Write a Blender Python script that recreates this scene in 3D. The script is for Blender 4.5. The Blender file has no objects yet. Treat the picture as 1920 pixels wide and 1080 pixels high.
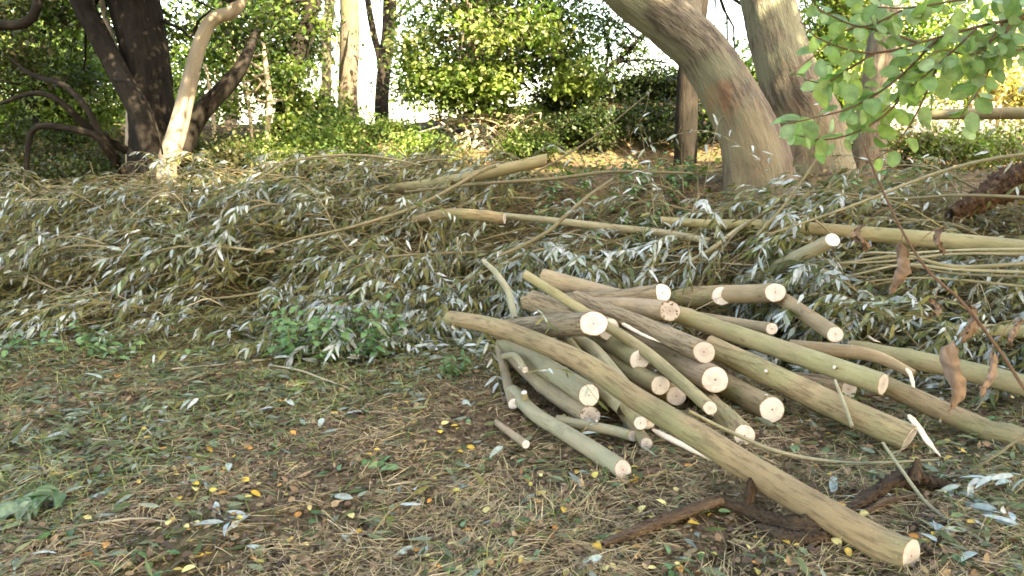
import bpy, math, random
import numpy as np
from mathutils import Matrix, Vector

rng = np.random.default_rng(7)
random.seed(7)
scn = bpy.context.scene

# ------------------------------------------------------------------ camera, sky, sun, exposure
F = 1500.0
PITCH = math.radians(10.9)
CAMZ = 1.5
cam_d = bpy.data.cameras.new("camera")
cam_d.sensor_width = 36.0
cam_d.lens = 36.0 * F / 1920.0
cam_d.clip_start = 0.05
cam_d.clip_end = 3000.0
cam = bpy.data.objects.new("camera", cam_d)
scn.collection.objects.link(cam)
cam.location = (0, 0, CAMZ)
cam.rotation_euler = (math.radians(90) - PITCH, 0, 0)
scn.camera = cam

SUN_EL = math.radians(38)
HX, HY = 0.60, -0.80                       # horizontal direction towards the sun
world = bpy.data.worlds.new("World")
scn.world = world
world.use_nodes = True
wn = world.node_tree.nodes
wl = world.node_tree.links
sky = wn.new("ShaderNodeTexSky")
sky.sky_type = 'NISHITA'
sky.sun_disc = False
sky.sun_elevation = SUN_EL
sky.sun_rotation = math.atan2(HX, HY)
sky.air_density = 1.0
sky.dust_density = 2.5
sky.ozone_density = 0.4
wl.new(sky.outputs[0], wn["Background"].inputs[0])
wn["Background"].inputs[1].default_value = 0.15

sun_d = bpy.data.lights.new("sun", 'SUN')
sun_d.energy = 4.5
sun_d.angle = math.radians(0.53)
sun_d.color = (1.0, 0.93, 0.80)
sun = bpy.data.objects.new("sun", sun_d)
scn.collection.objects.link(sun)
to_sun = Vector((HX * math.cos(SUN_EL), HY * math.cos(SUN_EL), math.sin(SUN_EL)))
sun.rotation_euler = to_sun.to_track_quat('Z', 'Y').to_euler()
sun.location = (6, -8, 12)

scn.view_settings.view_transform = 'Standard'
scn.view_settings.look = 'None'
scn.view_settings.exposure = 3.3
scn.view_settings.use_white_balance = True
scn.view_settings.white_balance_temperature = 8200
scn.view_settings.gamma = 1.0
scn.view_settings.use_curve_mapping = False
scn.render.engine = 'CYCLES'
scn.cycles.max_bounces = 6
scn.cycles.diffuse_bounces = 3
scn.cycles.glossy_bounces = 2
scn.cycles.transmission_bounces = 3
scn.cycles.caustics_reflective = False
scn.cycles.caustics_refractive = False
scn.cycles.use_denoising = True
scn.cycles.filter_width = 1.7

# ------------------------------------------------------------------ geometry helpers
SP, CP = math.sin(PITCH), math.cos(PITCH)


def P(px, py, d):
    """photo pixel + distance -> point; d below 1 is a height above the datum, else depth in metres"""
    x, y = (px - 960.0) / F, (540.0 - py) / F
    ray = np.array([x, CP + y * SP, -SP + y * CP])
    if abs(d) < 1.0:
        d = (d - CAMZ) / ray[2]
    return np.array([0, 0, CAMZ]) + ray * d


def sstep(a, b, x):
    t = np.clip((np.asarray(x, float) - a) / (b - a), 0, 1)
    return t * t * (3 - 2 * t)


def wob(x, y, s=1.0):
    return (np.sin(x * 1.3 * s + 1.7) * np.cos(y * 1.1 * s - .6) + .6 * np.sin(x * 2.9 * s - y * 2.3 * s + 2)
            + .4 * np.sin(x * 5.1 * s + y * 4.3 * s) + .25 * np.cos(x * 9.7 * s - y * 8.1 * s + 1))


def gz(x, y):
    x = np.asarray(x, float)
    y = np.asarray(y, float)
    R = sstep(-1.0, 2.2, x)
    top = 0.98 + .12 * R - .16 * sstep(-1.5, -5.0, x)
    b = top * sstep(5.9 - 1.2 * R, 8.9 - 1.4 * R, y)
    crest = 1.62 + .55 * sstep(-3, 3, x) - .75 * sstep(3.4, 5.4, x)
    b = b + (crest - top) * sstep(10.5, 14, y)
    b = b - (crest - .1) * sstep(15, 26, y)
    near = 1 - sstep(20, 40, np.hypot(x, y))
    return b + near * (.020 * wob(x, y, 1.2) + .013 * wob(x + 3, y - 2, 3.7) + .006 * wob(x - 1, y + 4, 8.1) + .03 * sstep(6, 9, y) * wob(x, y, .8))


def gz1(x, y):
    return float(gz(x, y))


COL = scn.collection


def mesh(name, V, faces, mats, attrs=None, smooth=True, fmat=None):
    """V (n,3); faces: list of int arrays (m,3) or (m,4)"""
    me = bpy.data.meshes.new(name)
    V = np.ascontiguousarray(V, np.float32)
    faces = [np.asarray(f, np.int32) for f in faces if len(f)]
    nl = sum(f.size for f in faces)
    nf = sum(len(f) for f in faces)
    me.vertices.add(len(V))
    me.vertices.foreach_set("co", V.ravel())
    me.loops.add(nl)
    me.polygons.add(nf)
    me.loops.foreach_set("vertex_index", np.concatenate([f.ravel() for f in faces]))
    tot = np.concatenate([np.full(len(f), f.shape[1], np.int32) for f in faces])
    start = np.concatenate([[0], np.cumsum(tot)[:-1]]).astype(np.int32)
    me.polygons.foreach_set("loop_start", start)
    me.polygons.foreach_set("loop_total", tot)
    if smooth:
        me.polygons.foreach_set("use_smooth", np.ones(nf, bool))
    for m in (mats if isinstance(mats, (list, tuple)) else [mats]):
        me.materials.append(m)
    if fmat is not None:
        me.polygons.foreach_set("material_index", np.asarray(fmat, np.int32))
    for k, a in (attrs or {}).items():
        a = np.asarray(a, np.float32)
        if k == 'Col':
            at = me.color_attributes.new('Col', 'FLOAT_COLOR', 'POINT')
            at.data.foreach_set("color", np.concatenate([a, np.ones((len(a), 1), np.float32)], 1).ravel())
        else:
            at = me.attributes.new(k, 'FLOAT_VECTOR', 'POINT')
            at.data.foreach_set("vector", a.ravel())
    me.update(calc_edges=True)
    return me


class Geo:
    """collects vertex arrays, faces and attributes"""
    def __init__(self):
        self.V, self.F3, self.F4, self.A, self.n = [], [], [], {}, 0

    def add(self, V, f3=None, f4=None, **attrs):
        self.V.append(V)
        if f3 is not None and len(f3):
            self.F3.append(np.asarray(f3) + self.n)
        if f4 is not None and len(f4):
            self.F4.append(np.asarray(f4) + self.n)
        for k, a in attrs.items():
            self.A.setdefault(k, []).append(a)
        self.n += len(V)
        return self

    def build(self, name, mat, parent=None, smooth=True):
        V = np.concatenate(self.V)
        if parent is not None:
            V = V - np.array(parent.location)
        me = mesh(name, V, [np.concatenate(f) for f in (self.F3, self.F4) if f], mat,
                  {k: np.concatenate(a) for k, a in self.A.items()}, smooth)
        return link(name, me, parent)


def link(name, me, parent=None, loc=None):
    o = bpy.data.objects.new(name, me)
    COL.objects.link(o)
    if parent is not None:
        o.parent = parent
    if loc is not None:
        o.location = loc
    return o


def tag(o, label=None, cat=None, group=None, kind=None):
    if label:
        o['label'] = label
    if cat:
        o['category'] = cat
    if group:
        o['group'] = group
    if kind:
        o['kind'] = kind
    return o


def thing(name, loc, label, cat, group=None):
    o = bpy.data.objects.new(name, None)
    o.empty_display_size = .1
    COL.objects.link(o)
    o.location = [float(v) for v in loc]
    return tag(o, label, cat, group)


def unit(a):
    a = np.asarray(a, float)
    return a / np.maximum(np.linalg.norm(a, axis=-1, keepdims=True), 1e-9)


def smooth_path(pts, n):
    """Catmull-Rom through pts, n samples evenly by arc length"""
    p = np.asarray(pts, float)
    if len(p) == 2:
        t = np.linspace(0, 1, n)[:, None]
        return p[0] * (1 - t) + p[1] * t
    q = np.concatenate([[2 * p[0] - p[1]], p, [2 * p[-1] - p[-2]]])
    out = []
    for i in range(len(p) - 1):
        a, b, c, d = q[i:i + 4]
        t = np.linspace(0, 1, 24, endpoint=False)[:, None]
        out.append(.5 * (2 * b + (c - a) * t + (2 * a - 5 * b + 4 * c - d) * t ** 2 + (3 * b - a - 3 * c + d) * t ** 3))
    out = np.concatenate(out + [p[-1:]])
    s = np.concatenate([[0], np.cumsum(np.linalg.norm(np.diff(out, axis=0), axis=1))])
    u = np.linspace(0, s[-1], n)
    return np.stack([np.interp(u, s, out[:, k]) for k in range(3)], 1)


def frames(paths):
    """paths (m,n,3) -> tangent, n1, n2 (parallel transported)"""
    T = np.gradient(paths, axis=1)
    T = unit(T)
    m, n, _ = paths.shape
    ref = np.where(np.abs(T[:, :1, 2:3]) < .8, np.array([[[0, 0, 1.]]]), np.array([[[1., 0, 0]]]))[:, 0]
    N1 = np.zeros_like(paths)
    cur = ref
    for i in range(n):
        cur = unit(cur - T[:, i] * np.sum(cur * T[:, i], 1, keepdims=True))
        N1[:, i] = cur
    N2 = np.cross(T, N1)
    return T, N1, N2


def tubes(geo, paths, radii, k=6, wobble=0.0, cap=True, col=None, ridge=0.0):
    """paths (m,n,3) radii (m,n). attribute bk = bark coordinates in metres"""
    paths = np.asarray(paths, float)
    if paths.ndim == 2:
        paths = paths[None]
    radii = np.asarray(radii, float)
    if radii.ndim == 1:
        radii = np.broadcast_to(radii, paths.shape[:2])
    m, n, _ = paths.shape
    T, N1, N2 = frames(paths)
    a = np.linspace(0, 2 * math.pi, k, endpoint=False)
    ca, sa = np.cos(a), np.sin(a)
    rr = np.broadcast_to(radii[:, :, None], (m, n, k)).copy()
    s = np.concatenate([np.zeros((m, 1)), np.cumsum(np.linalg.norm(np.diff(paths, axis=1), axis=2), 1)], 1)
    if wobble:
        ph = rng.uniform(0, 6.28, (m, 1, 1, 4))
        r0 = np.maximum(radii.mean(), .01)
        ss = (s / (r0 * 2))[:, :, None]
        rr *= 1 + wobble * (.6 * np.sin(2 * a + ss * .35 + ph[..., 0]) + .5 * np.sin(3 * a - ss * .5 + ph[..., 1])
                            + .5 * np.sin(a + ss * .9 + ph[..., 2]) + .35 * np.sin(5 * a + ss * 1.3 + ph[..., 3]))
    if ridge:
        sg = s[:, :, None]
        ph = rng.uniform(0, 6.28, 8)
        tw = .9 * np.sin(sg * 2.3 + ph[6]) + .5 * np.sin(sg * 5.1 + ph[7])
        rr *= 1 + ridge * (.8 * np.sin(7 * a + tw + ph[0]) * np.sin(sg * 3.1 + 2 * a + ph[1]) + .7 * np.sin(13 * a - 1.7 * tw + ph[2]) * np.sin(sg * 6.3 - 3 * a + ph[3])
                           + .6 * np.sin(21 * a + 2.2 * tw + ph[4]) * np.sin(sg * 11. + 4 * a + ph[5])) + ridge * .3 * rng.normal(size=rr.shape)
    V = paths[:, :, None] + rr[..., None] * (N1[:, :, None] * ca[:, None] + N2[:, :, None] * sa[:, None])
    sd = rng.uniform(0, 50, (m, 1, 1))
    bk = np.stack([rr * ca, rr * sa, np.broadcast_to(s[:, :, None] + sd, rr.shape)], -1)
    V = V.reshape(-1, 3)
    bk = bk.reshape(-1, 3)
    idx = np.arange(m * n * k).reshape(m, n, k)
    q = np.stack([idx[:, :-1], np.roll(idx, -1, 2)[:, :-1], np.roll(idx, -1, 2)[:, 1:], idx[:, 1:]], -1).reshape(-1, 4)
    f3 = None
    if cap:
        c0 = m * n * k + np.arange(m)
        c1 = c0 + m
        V = np.concatenate([V, paths[:, 0], paths[:, -1]])
        bk = np.concatenate([bk, np.stack([0 * s[:, 0], 0 * s[:, 0], s[:, 0]], 1), np.stack([0 * s[:, 0], 0 * s[:, 0], s[:, -1]], 1)])
        e0, e1 = idx[:, 0], idx[:, -1]
        f3 = np.concatenate([
            np.stack([np.roll(e0, -1, 1), e0, np.broadcast_to(c0[:, None], e0.shape)], -1).reshape(-1, 3),
            np.stack([e1, np.roll(e1, -1, 1), np.broadcast_to(c1[:, None], e1.shape)], -1).reshape(-1, 3)])
    at = {'bk': bk}
    if col is not None:
        c = np.asarray(col, float)
        if c.ndim == 1:
            at['Col'] = np.broadcast_to(c, (len(V), 3))
        else:
            cc = np.repeat(c, n * k, 0)
            if cap:
                cc = np.concatenate([cc, c, c])
            at['Col'] = cc
    geo.add(V, f3, q, **at)
    return geo


SH_LANCE = (.30, 1.0, .62, .80)      # position / half width of the two inner pairs
SH_OVAL = (.28, .92, .70, .78)


def leaves(geo, base, d, nrm, L, W, bend=.15, col=None, shape=SH_LANCE):
    """n leaves of 6 verts each"""
    base = np.asarray(base, float)
    n = len(base)
    d = unit(d)
    side = unit(np.cross(d, nrm))
    up = np.cross(side, d)
    L = np.broadcast_to(L, n)[:, None]
    W = np.broadcast_to(W, n)[:, None]
    bend = np.broadcast_to(bend, n)[:, None]

    def pt(t, w):
        return base + d * L * t + side * W * .5 * w - up * L * bend * t * t
    t1, w1, t2, w2 = shape
    V = np.stack([pt(0, 0), pt(t1, -w1) + up * W * .12, pt(t1, w1) + up * W * .12, pt(t2, -w2) + up * W * .1, pt(t2, w2) + up * W * .1, pt(1, 0)], 1).reshape(-1, 3)
    o = (np.arange(n) * 6)[:, None]
    f3 = np.concatenate([o + np.array([[0, 2, 1]]), o + np.array([[3, 4, 5]])])
    f4 = o + np.array([[1, 2, 4, 3]])
    geo.add(V, f3, f4, Col=np.repeat(np.broadcast_to(col, (n, 3)), 6, 0))
    return geo


def rand_unit(n):
    return unit(rng.normal(size=(n, 3)))


# ------------------------------------------------------------------ materials
def newmat(name):
    m = bpy.data.materials.new(name)
    m.use_nodes = True
    nt = m.node_tree
    b = nt.nodes["Principled BSDF"]
    return m, nt, b, nt.nodes["Material Output"]


class NT:
    def __init__(self, nt):
        self.nt = nt

    def n(self, t, **kw):
        nd = self.nt.nodes.new("ShaderNode" + t)
        for k, v in kw.items():
            setattr(nd, k, v)
        return nd

    def l(self, a, b):
        self.nt.links.new(a, b)

    def mix(self, f, a, b, mode='MIX'):
        x = self.n("Mix", data_type='RGBA', blend_type=mode)
        for i, v in ((0, f), (6, a), (7, b)):
            if hasattr(v, 'links'):
                self.l(v, x.inputs[i])
            elif i == 0:
                x.inputs[0].default_value = v
            else:
                x.inputs[i].default_value = (*v, 1)
        return x.outputs[2]

    def math(self, op, a, b=0.0, c=None):
        x = self.n("Math", operation=op)
        for i, v in enumerate((a, b) if c is None else (a, b, c)):
            if hasattr(v, 'links'):
                self.l(v, x.inputs[i])
            else:
                x.inputs[i].default_value = v
        return x.outputs[0]

    def ramp(self, f, lo, hi, a=0.0, b=1.0):
        x = self.n("MapRange")
        x.interpolation_type = 'SMOOTHSTEP'
        self.l(f, x.inputs[0])
        for i, v in enumerate((lo, hi, a, b)):
            x.inputs[1 + i].default_value = v
        return x.outputs[0]

    def noise(self, vec, scale, detail=4, rough=.55, scl=None):
        if scl is not None:
            mp = self.n("Mapping")
            mp.inputs['Scale'].default_value = scl
            self.l(vec, mp.inputs[0])
            vec = mp.outputs[0]
        x = self.n("TexNoise")
        x.inputs['Scale'].default_value = scale
        x.inputs['Detail'].default_value = detail
        x.inputs['Roughness'].default_value = rough
        self.l(vec, x.inputs['Vector'])
        return x.outputs[0]

    def bump(self, h, strength, dist, prev=None):
        x = self.n("Bump")
        x.inputs['Strength'].default_value = strength
        x.inputs['Distance'].default_value = dist
        self.l(h, x.inputs['Height'])
        if prev is not None:
            self.l(prev, x.inputs['Normal'])
        return x.outputs[0]


def mat_leaf(name, trans=.35, rough=.5, tint=(1.15, 1.25, .6)):
    m, nt, b, out = newmat(name)
    g = NT(nt)
    at = g.n("Attribute", attribute_name='Col')
    geo = g.n("NewGeometry")
    oi = g.n("ObjectInfo")
    nz = g.noise(geo.outputs['Position'], 35, 3)
    k = g.math('MULTIPLY', g.ramp(nz, .3, .7, .78, 1.2), g.math('MULTIPLY_ADD', oi.outputs['Random'], .4, .8))
    c = g.n("VectorMath", operation='SCALE')
    g.l(at.outputs['Color'], c.inputs[0])
    g.l(k, c.inputs['Scale'])
    g.l(c.outputs[0], b.inputs['Base Color'])
    b.inputs['Roughness'].default_value = rough
    b.inputs['Specular IOR Level'].default_value = .3
    tr = g.n("BsdfTranslucent")
    g.l(g.mix(1.0, c.outputs[0], tint, 'MULTIPLY'), tr.inputs[0])
    mx = g.n("MixShader")
    mx.inputs[0].default_value = trans
    g.l(b.outputs[0], mx.inputs[1])
    g.l(tr.outputs[0], mx.inputs[2])
    g.l(mx.outputs[0], out.inputs[0])
    return m


def mat_bark(name, c1, c2, c3, moss=None, fiss=1.0, along=.14, scale=60, bump=.5, dist=.006, dark=.55, vary=.3, scars=0.0, sharp=.72):
    """c1 main, c2 streaks, c3 broad patches"""
    m, nt, b, out = newmat(name)
    g = NT(nt)
    at = g.n("Attribute", attribute_name='bk')
    v = at.outputs['Vector']
    oi = g.n("ObjectInfo")
    streak = g.noise(v, scale, 5, .6, (1, 1, along))
    fine = g.noise(v, scale * 3.2, 3, .6, (1, 1, along * 1.8))
    patch = g.noise(v, 5.5, 3, .5, (1, 1, .55))
    big = g.noise(v, 2.2, 2)
    spots = g.noise(v, 75, 2, .5, (1, 1, 1.8))
    c = g.mix(g.ramp(patch, .40, .62), c1, c3)
    c = g.mix(g.math('MULTIPLY', g.ramp(streak, .45, sharp), .75 if sharp > .7 else .9), c, c2)
    c = g.mix(g.math('MULTIPLY', g.ramp(fine, .56, .72), .5 * fiss), c, tuple(x * dark for x in c1))
    c = g.mix(g.math('MULTIPLY', g.ramp(spots, .66, .73), .45), c, tuple(min(1, x * 1.7) for x in c1))
    if scars:
        vo = g.n("TexVoronoi")
        vo.inputs['Scale'].default_value = 7.0
        mp = g.n("Mapping")
        mp.inputs['Scale'].default_value = (1.6, 1.6, .8)
        g.l(v, mp.inputs[0])
        wv = g.noise(v, 40, 3)
        g.l(mp.outputs[0], vo.inputs['Vector'])
        ds = g.math('ADD', vo.outputs['Distance'], g.math('MULTIPLY_ADD', wv, .12, -.06))
        c = g.mix(g.math('MULTIPLY', g.ramp(ds, .07, .17, 1, 0), .8 * scars), c, (.075, .05, .03))
        scuff = g.noise(v, 9, 4, .65, (1, 1, .35))
        c = g.mix(g.math('MULTIPLY', g.ramp(scuff, .64, .70), .55 * scars), c, (.40, .29, .18))
        dirt = g.noise(v, 13, 5, .7, (1, 1, .6))
        c = g.mix(g.math('MULTIPLY', g.ramp(dirt, .56, .70), .45 * scars), c, (.10, .07, .042))
    if moss:
        geo = g.n("NewGeometry")
        sx = g.n("SeparateXYZ")
        g.l(geo.outputs['Position'], sx.inputs[0])
        c = g.mix(g.math('MULTIPLY', g.ramp(big, .45, .62), .7), c, moss)
    k = g.math('MULTIPLY_ADD', oi.outputs['Random'], vary * 2, 1 - vary)
    k2 = g.math('MULTIPLY', k, g.ramp(big, .25, .75, .8, 1.15))
    sc = g.n("VectorMath", operation='SCALE')
    g.l(c, sc.inputs[0])
    g.l(k2, sc.inputs['Scale'])
    g.l(sc.outputs[0], b.inputs['Base Color'])
    b.inputs['Roughness'].default_value = .72 if max(c1) > .16 else .9
    b.inputs['Specular IOR Level'].default_value = .25 if max(c1) > .16 else .08
    h = g.math('ADD', g.math('MULTIPLY', streak, 1.0), g.math('MULTIPLY', fine, .45))
    g.l(g.bump(h, bump, dist), b.inputs['Normal'])
    return m


def mat_cut(name, wood=(.74, .63, .49), heart=(.60, .45, .33), rot=False, grey=0.0):
    m, nt, b, out = newmat(name)
    g = NT(nt)
    at = g.n("Attribute", attribute_name='fc')
    oi = g.n("ObjectInfo")
    off = g.n("VectorMath", operation='MULTIPLY_ADD')
    cx = g.n("CombineXYZ")
    for i in range(3):
        g.l(oi.outputs['Random'], cx.inputs[i])
    off.inputs[1].default_value = (37, 91, 53)
    g.l(cx.outputs[0], off.inputs[0])
    g.l(at.outputs['Vector'], off.inputs[2])
    v = off.outputs[0]
    ln = g.n("VectorMath", operation='LENGTH')
    g.l(at.outputs['Vector'], ln.inputs[0])
    nz = g.noise(v, 2.2, 3)
    r = g.math('ADD', ln.outputs['Value'], g.math('MULTIPLY_ADD', nz, .16, -.08))
    rings = g.math('SINE', g.math('MULTIPLY', r, 44.0))
    fine = g.noise(v, 26, 3)
    c = g.mix(g.ramp(r, .30, .62), heart, wood)
    c = g.mix(g.math('MULTIPLY', g.ramp(rings, -.2, 1), .22), c, tuple(x * .66 for x in wood))
    c = g.mix(g.math('MULTIPLY', g.ramp(fine, .45, .7), .25), c, tuple(x * .7 for x in wood))
    saw = g.noise(v, 14, 2, .5, (1, .08, 1))
    c = g.mix(g.math('MULTIPLY', g.ramp(saw, .5, .66), .18), c, tuple(x * .68 for x in wood))
    c = g.mix(g.math('MULTIPLY', oi.outputs['Random'], .26), c, tuple(x * y for x, y in zip(wood, (.66, .60, .54))))
    blot = g.noise(v, 1.7, 3)
    c = g.mix(g.math('MULTIPLY', g.ramp(blot, .52, .68), .5 + grey * .4), c, (.38, .34, .31))
    if grey:
        c = g.mix(grey, c, (.36, .34, .33))
    if rot:
        rn = g.noise(v, 3.3, 1)
        c = g.mix(g.math('MULTIPLY', g.ramp(rn, .60, .66), .9), c, (.09, .045, .025))
    # radial shakes
    sx = g.n("SeparateXYZ")
    g.l(at.outputs['Vector'], sx.inputs[0])
    ang = g.math('ARCTAN2', sx.outputs[1], sx.outputs[0])
    ray = g.math('SINE', g.math('ADD', g.math('MULTIPLY', ang, 3.0), g.math('MULTIPLY_ADD', oi.outputs['Random'], 30, g.math('MULTIPLY', nz, 2.0))))
    crack = g.math('MULTIPLY', g.ramp(ray, .988, .9995), g.ramp(r, .05, .2))
    c = g.mix(g.math('MULTIPLY', crack, .22), c, (.20, .13, .09))
    c = g.mix(g.ramp(r, .05, .10, 1, 0), c, (.16, .075, .05))          # pith
    c = g.mix(g.ramp(r, .92, .95), c, (.30, .19, .10))                  # inner bark
    c = g.mix(g.ramp(r, .95, .985), c, (.12, .09, .05))
    g.l(c, b.inputs['Base Color'])
    b.inputs['Roughness'].default_value = .8
    b.inputs['Specular IOR Level'].default_value = .15
    h = g.math('ADD', g.math('MULTIPLY', fine, .5), g.math('MULTIPLY', g.noise(v, 9, 2, .5, (1, .12, 1)), 1.0))
    g.l(g.bump(h, .35, .004), b.inputs['Normal'])
    return m


M_LEAF = mat_leaf("broad_leaf", .46, .45)
M_WILLOW = mat_leaf("willow_leaf", .14, .6, (1, 1.05, .8))
M_DRY = mat_leaf("dry_litter", .12, .75, (1, .9, .6))
M_FRESH = mat_leaf("fresh_leaf", .25, .45, (1.0, 1.25, .6))

B_TAN = mat_bark("bark_tan", (.36, .26, .14), (.185, .13, .068), (.29, .26, .125), scale=55, sharp=.66, bump=.8, dist=.008, scars=.5, vary=.16)
B_OLIVE = mat_bark("bark_olive", (.27, .245, .125), (.18, .16, .08), (.315, .255, .14), scale=60, bump=.4, fiss=.8, scars=.5, vary=.16)
B_GREYG = mat_bark("bark_grey_green", (.30, .285, .18), (.22, .205, .12), (.355, .31, .20), scale=50, bump=.35, fiss=.6, scars=.5, vary=.16)
B_ROUGH = mat_bark("bark_rough", (.36, .28, .175), (.18, .135, .082), (.38, .295, .185), scale=62, along=.13, bump=1.0, dist=.02, fiss=1.7, dark=.3, sharp=.60, scars=.5, vary=.16)
B_PINK = mat_bark("bark_pinkish", (.335, .25, .165), (.20, .148, .095), (.30, .25, .15), scale=75, bump=.8, dist=.009, scars=.5, vary=.16)
B_PEEL = mat_bark("bark_peeled", (.34, .25, .145), (.22, .155, .085), (.30, .23, .135), scale=60, bump=.35, scars=.5, vary=.16)
B_STEM = mat_bark("brush_stem", (.21, .19, .11), (.14, .125, .065), (.24, .20, .12), scale=90, bump=.15, fiss=.4)
B_TWIG = mat_bark("brush_twig", (.22, .19, .08), (.16, .135, .055), (.24, .19, .10), scale=90, bump=.0, fiss=.2)
B_STRAWSTICK = mat_bark("bare_stick", (.47, .41, .28), (.36, .31, .20), (.50, .43, .30), scale=90, bump=.1, fiss=.3)
B_ROT = mat_bark("rotten_wood", (.105, .072, .048), (.035, .024, .017), (.16, .112, .074), scale=40, along=.16, bump=1.0, dist=.035, fiss=1.6)
B_TREE = mat_bark("tree_bark", (.115, .092, .066), (.05, .042, .034), (.15, .125, .09), moss=(.085, .09, .045), scale=28, along=.2, bump=.9, dist=.02, fiss=1.2, vary=.1)
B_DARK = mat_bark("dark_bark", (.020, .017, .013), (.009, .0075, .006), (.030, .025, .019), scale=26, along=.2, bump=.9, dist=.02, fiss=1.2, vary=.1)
B_RIGHT = mat_bark("willow_trunk", (.19, .165, .118), (.075, .062, .044), (.22, .185, .13), moss=(.19, .195, .12), scale=24, along=.14, bump=1.0, dist=.035, fiss=1.5, vary=.08, sharp=.60, dark=.4, scars=.5)
B_PALE = mat_bark("pale_stem", (.36, .29, .20), (.25, .20, .13), (.40, .33, .23), scale=60, bump=.3, fiss=.6)
B_DEAD = mat_bark("dead_stalk", (.17, .105, .07), (.10, .06, .04), (.22, .14, .09), scale=80, bump=.3, fiss=.8)
B_EARTH = mat_bark("earthy_root", (.15, .092, .06), (.07, .044, .03), (.19, .12, .08), scale=30, along=.3, bump=1.0, dist=.04, fiss=1.4)
C_FRESH = mat_cut("cut_fresh", (.79, .735, .67), (.76, .70, .63))
C_CUT = mat_cut("cut_wood", (.71, .665, .62), (.66, .60, .545))
C_GREY = mat_cut("cut_weathered", (.60, .55, .50), (.50, .42, .36), grey=.3)
C_ROT = mat_cut("cut_rotten", (.54, .48, .42), (.42, .34, .28), rot=True, grey=.25)


def mat_ground():
    m, nt, b, out = newmat("forest_soil")
    g = NT(nt)
    geo = g.n("NewGeometry")
    v = geo.outputs['Position']
    a = g.noise(v, 1.3, 4)
    f = g.noise(v, 16, 6, .65)
    ff = g.noise(v, 70, 5, .7)
    st = g.noise(v, 60, 3, .6, (1, .25, 1))
    c = g.mix(g.ramp(f, .35, .65), (.052, .035, .021), (.165, .112, .062))
    c = g.mix(g.math('MULTIPLY', g.ramp(st, .5, .68), .6), c, (.26, .195, .115))
    c = g.mix(g.math('MULTIPLY', g.ramp(a, .46, .62), .45), c, (.085, .09, .035))
    c = g.mix(g.math('MULTIPLY', g.ramp(ff, .58, .72), .5), c, (.025, .017, .012))
    g.l(c, b.inputs['Base Color'])
    b.inputs['Roughness'].default_value = .95
    b.inputs['Specular IOR Level'].default_value = .1
    n1 = g.bump(f, .7, .03)
    g.l(g.bump(ff, .8, .01, n1), b.inputs['Normal'])
    return m


M_GROUND = mat_ground()

# ------------------------------------------------------------------ ground
def axis(lo, hi, step, far):
    core = np.arange(lo, hi + 1e-6, step)
    g = step * 1.5 * np.cumsum(1.32 ** np.arange(26))
    g = g[g < far]
    return np.concatenate([(lo - g)[::-1], core, hi + g])


gx = axis(-7.5, 7.5, .07, 900)
gy = axis(1.0, 15.5, .07, 900)
X, Y = np.meshgrid(gx, gy)
Z = gz(X, Y)
nx, ny = len(gx), len(gy)
idx = np.arange(nx * ny).reshape(ny, nx)
gf = np.stack([idx[:-1, :-1], idx[:-1, 1:], idx[1:, 1:], idx[1:, :-1]], -1).reshape(-1, 4)
ground = link('ground', mesh('ground', np.stack([X, Y, Z], -1).reshape(-1, 3), [gf], M_GROUND))
tag(ground, 'brown trampled woodland ground rising to a low bank', None, None, 'structure')


# ------------------------------------------------------------------ trees
def crown_leaves(centers, spread, per, size, cols, flat=.5, clump_var=.35, shape=SH_OVAL, droop=.35):
    """leaf faces spread round cluster centres"""
    n = len(centers) * per
    c = np.repeat(centers, per, 0)
    sp = np.repeat(spread * rng.uniform(.6, 1.3, len(centers)), per)[:, None]
    off = rng.normal(size=(n, 3)) * sp * np.array([1, 1, .62])
    b = c + off
    d = unit(rng.normal(size=(n, 3)) * np.array([1, 1, .6]) + np.array([0, 0, -droop]))
    nr = unit(rng.normal(size=(n, 3)) * flat + np.array([0, 0, 1.]))
    cols = np.asarray(cols, float)
    ci = np.repeat(rng.integers(0, len(cols), len(centers)), per)
    swap = rng.random(n) < .3
    ci[swap] = rng.integers(0, len(cols), swap.sum())
    k = np.repeat(rng.uniform(1 - clump_var, 1 + clump_var, len(centers)), per) * rng.uniform(.75, 1.3, n)
    L = size * rng.uniform(.6, 1.35, n)
    g = Geo()
    leaves(g, b, d, nr, L, L * rng.uniform(.5, .68, n), .18, cols[ci] * k[:, None], shape)
    return g


def ellipsoid(n, c, r, hollow=.25, keep=None):
    out = []
    while len(out) < n:
        q = rand_unit(1)[0] * (hollow + (1 - hollow) * rng.random() ** .45)
        # uneven outline
        lump = 1 + .22 * math.sin(q[0] * 7 + c[0]) * math.cos(q[2] * 6 + c[1]) + .15 * math.sin(q[1] * 9 + 3 * q[0])
        p = np.array(c) + q * np.array(r) * lump
        if p[2] < gz1(p[0], p[1]) + .15:
            continue
        if keep is not None and not keep(p):
            continue
        out.append(p)
    return np.array(out)


def limb_path(a, b, n=8, sag=.12, jit=.05):
    a, b = np.asarray(a, float), np.asarray(b, float)
    t = np.linspace(0, 1, n)[:, None]
    L = np.linalg.norm(b - a)
    p = a + (b - a) * t
    w = rng.normal(size=3) * sag * L
    p = p + np.sin(math.pi * t) * w
    p[1:-1] += rng.normal(size=(n - 2, 3)) * jit * L * .4
    return p


def limbs_to(geo, origin_path, centers, r0, frac=.6, k=5):
    """thin limbs from points of a trunk path out to cluster centres"""
    sel = centers[rng.random(len(centers)) < frac]
    P_, R_ = [], []
    op = np.asarray(origin_path)
    for c in sel:
        j = rng.integers(int(len(op) * .45), len(op))
        P_.append(limb_path(op[j], c, 8, .10, .05))
        L = np.linalg.norm(c - op[j])
        R_.append(np.linspace(min(r0, .012 + .012 * L), .003, 8))
    if P_:
        tubes(geo, np.array(P_), np.array(R_), k, cap=False)
    return geo


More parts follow.
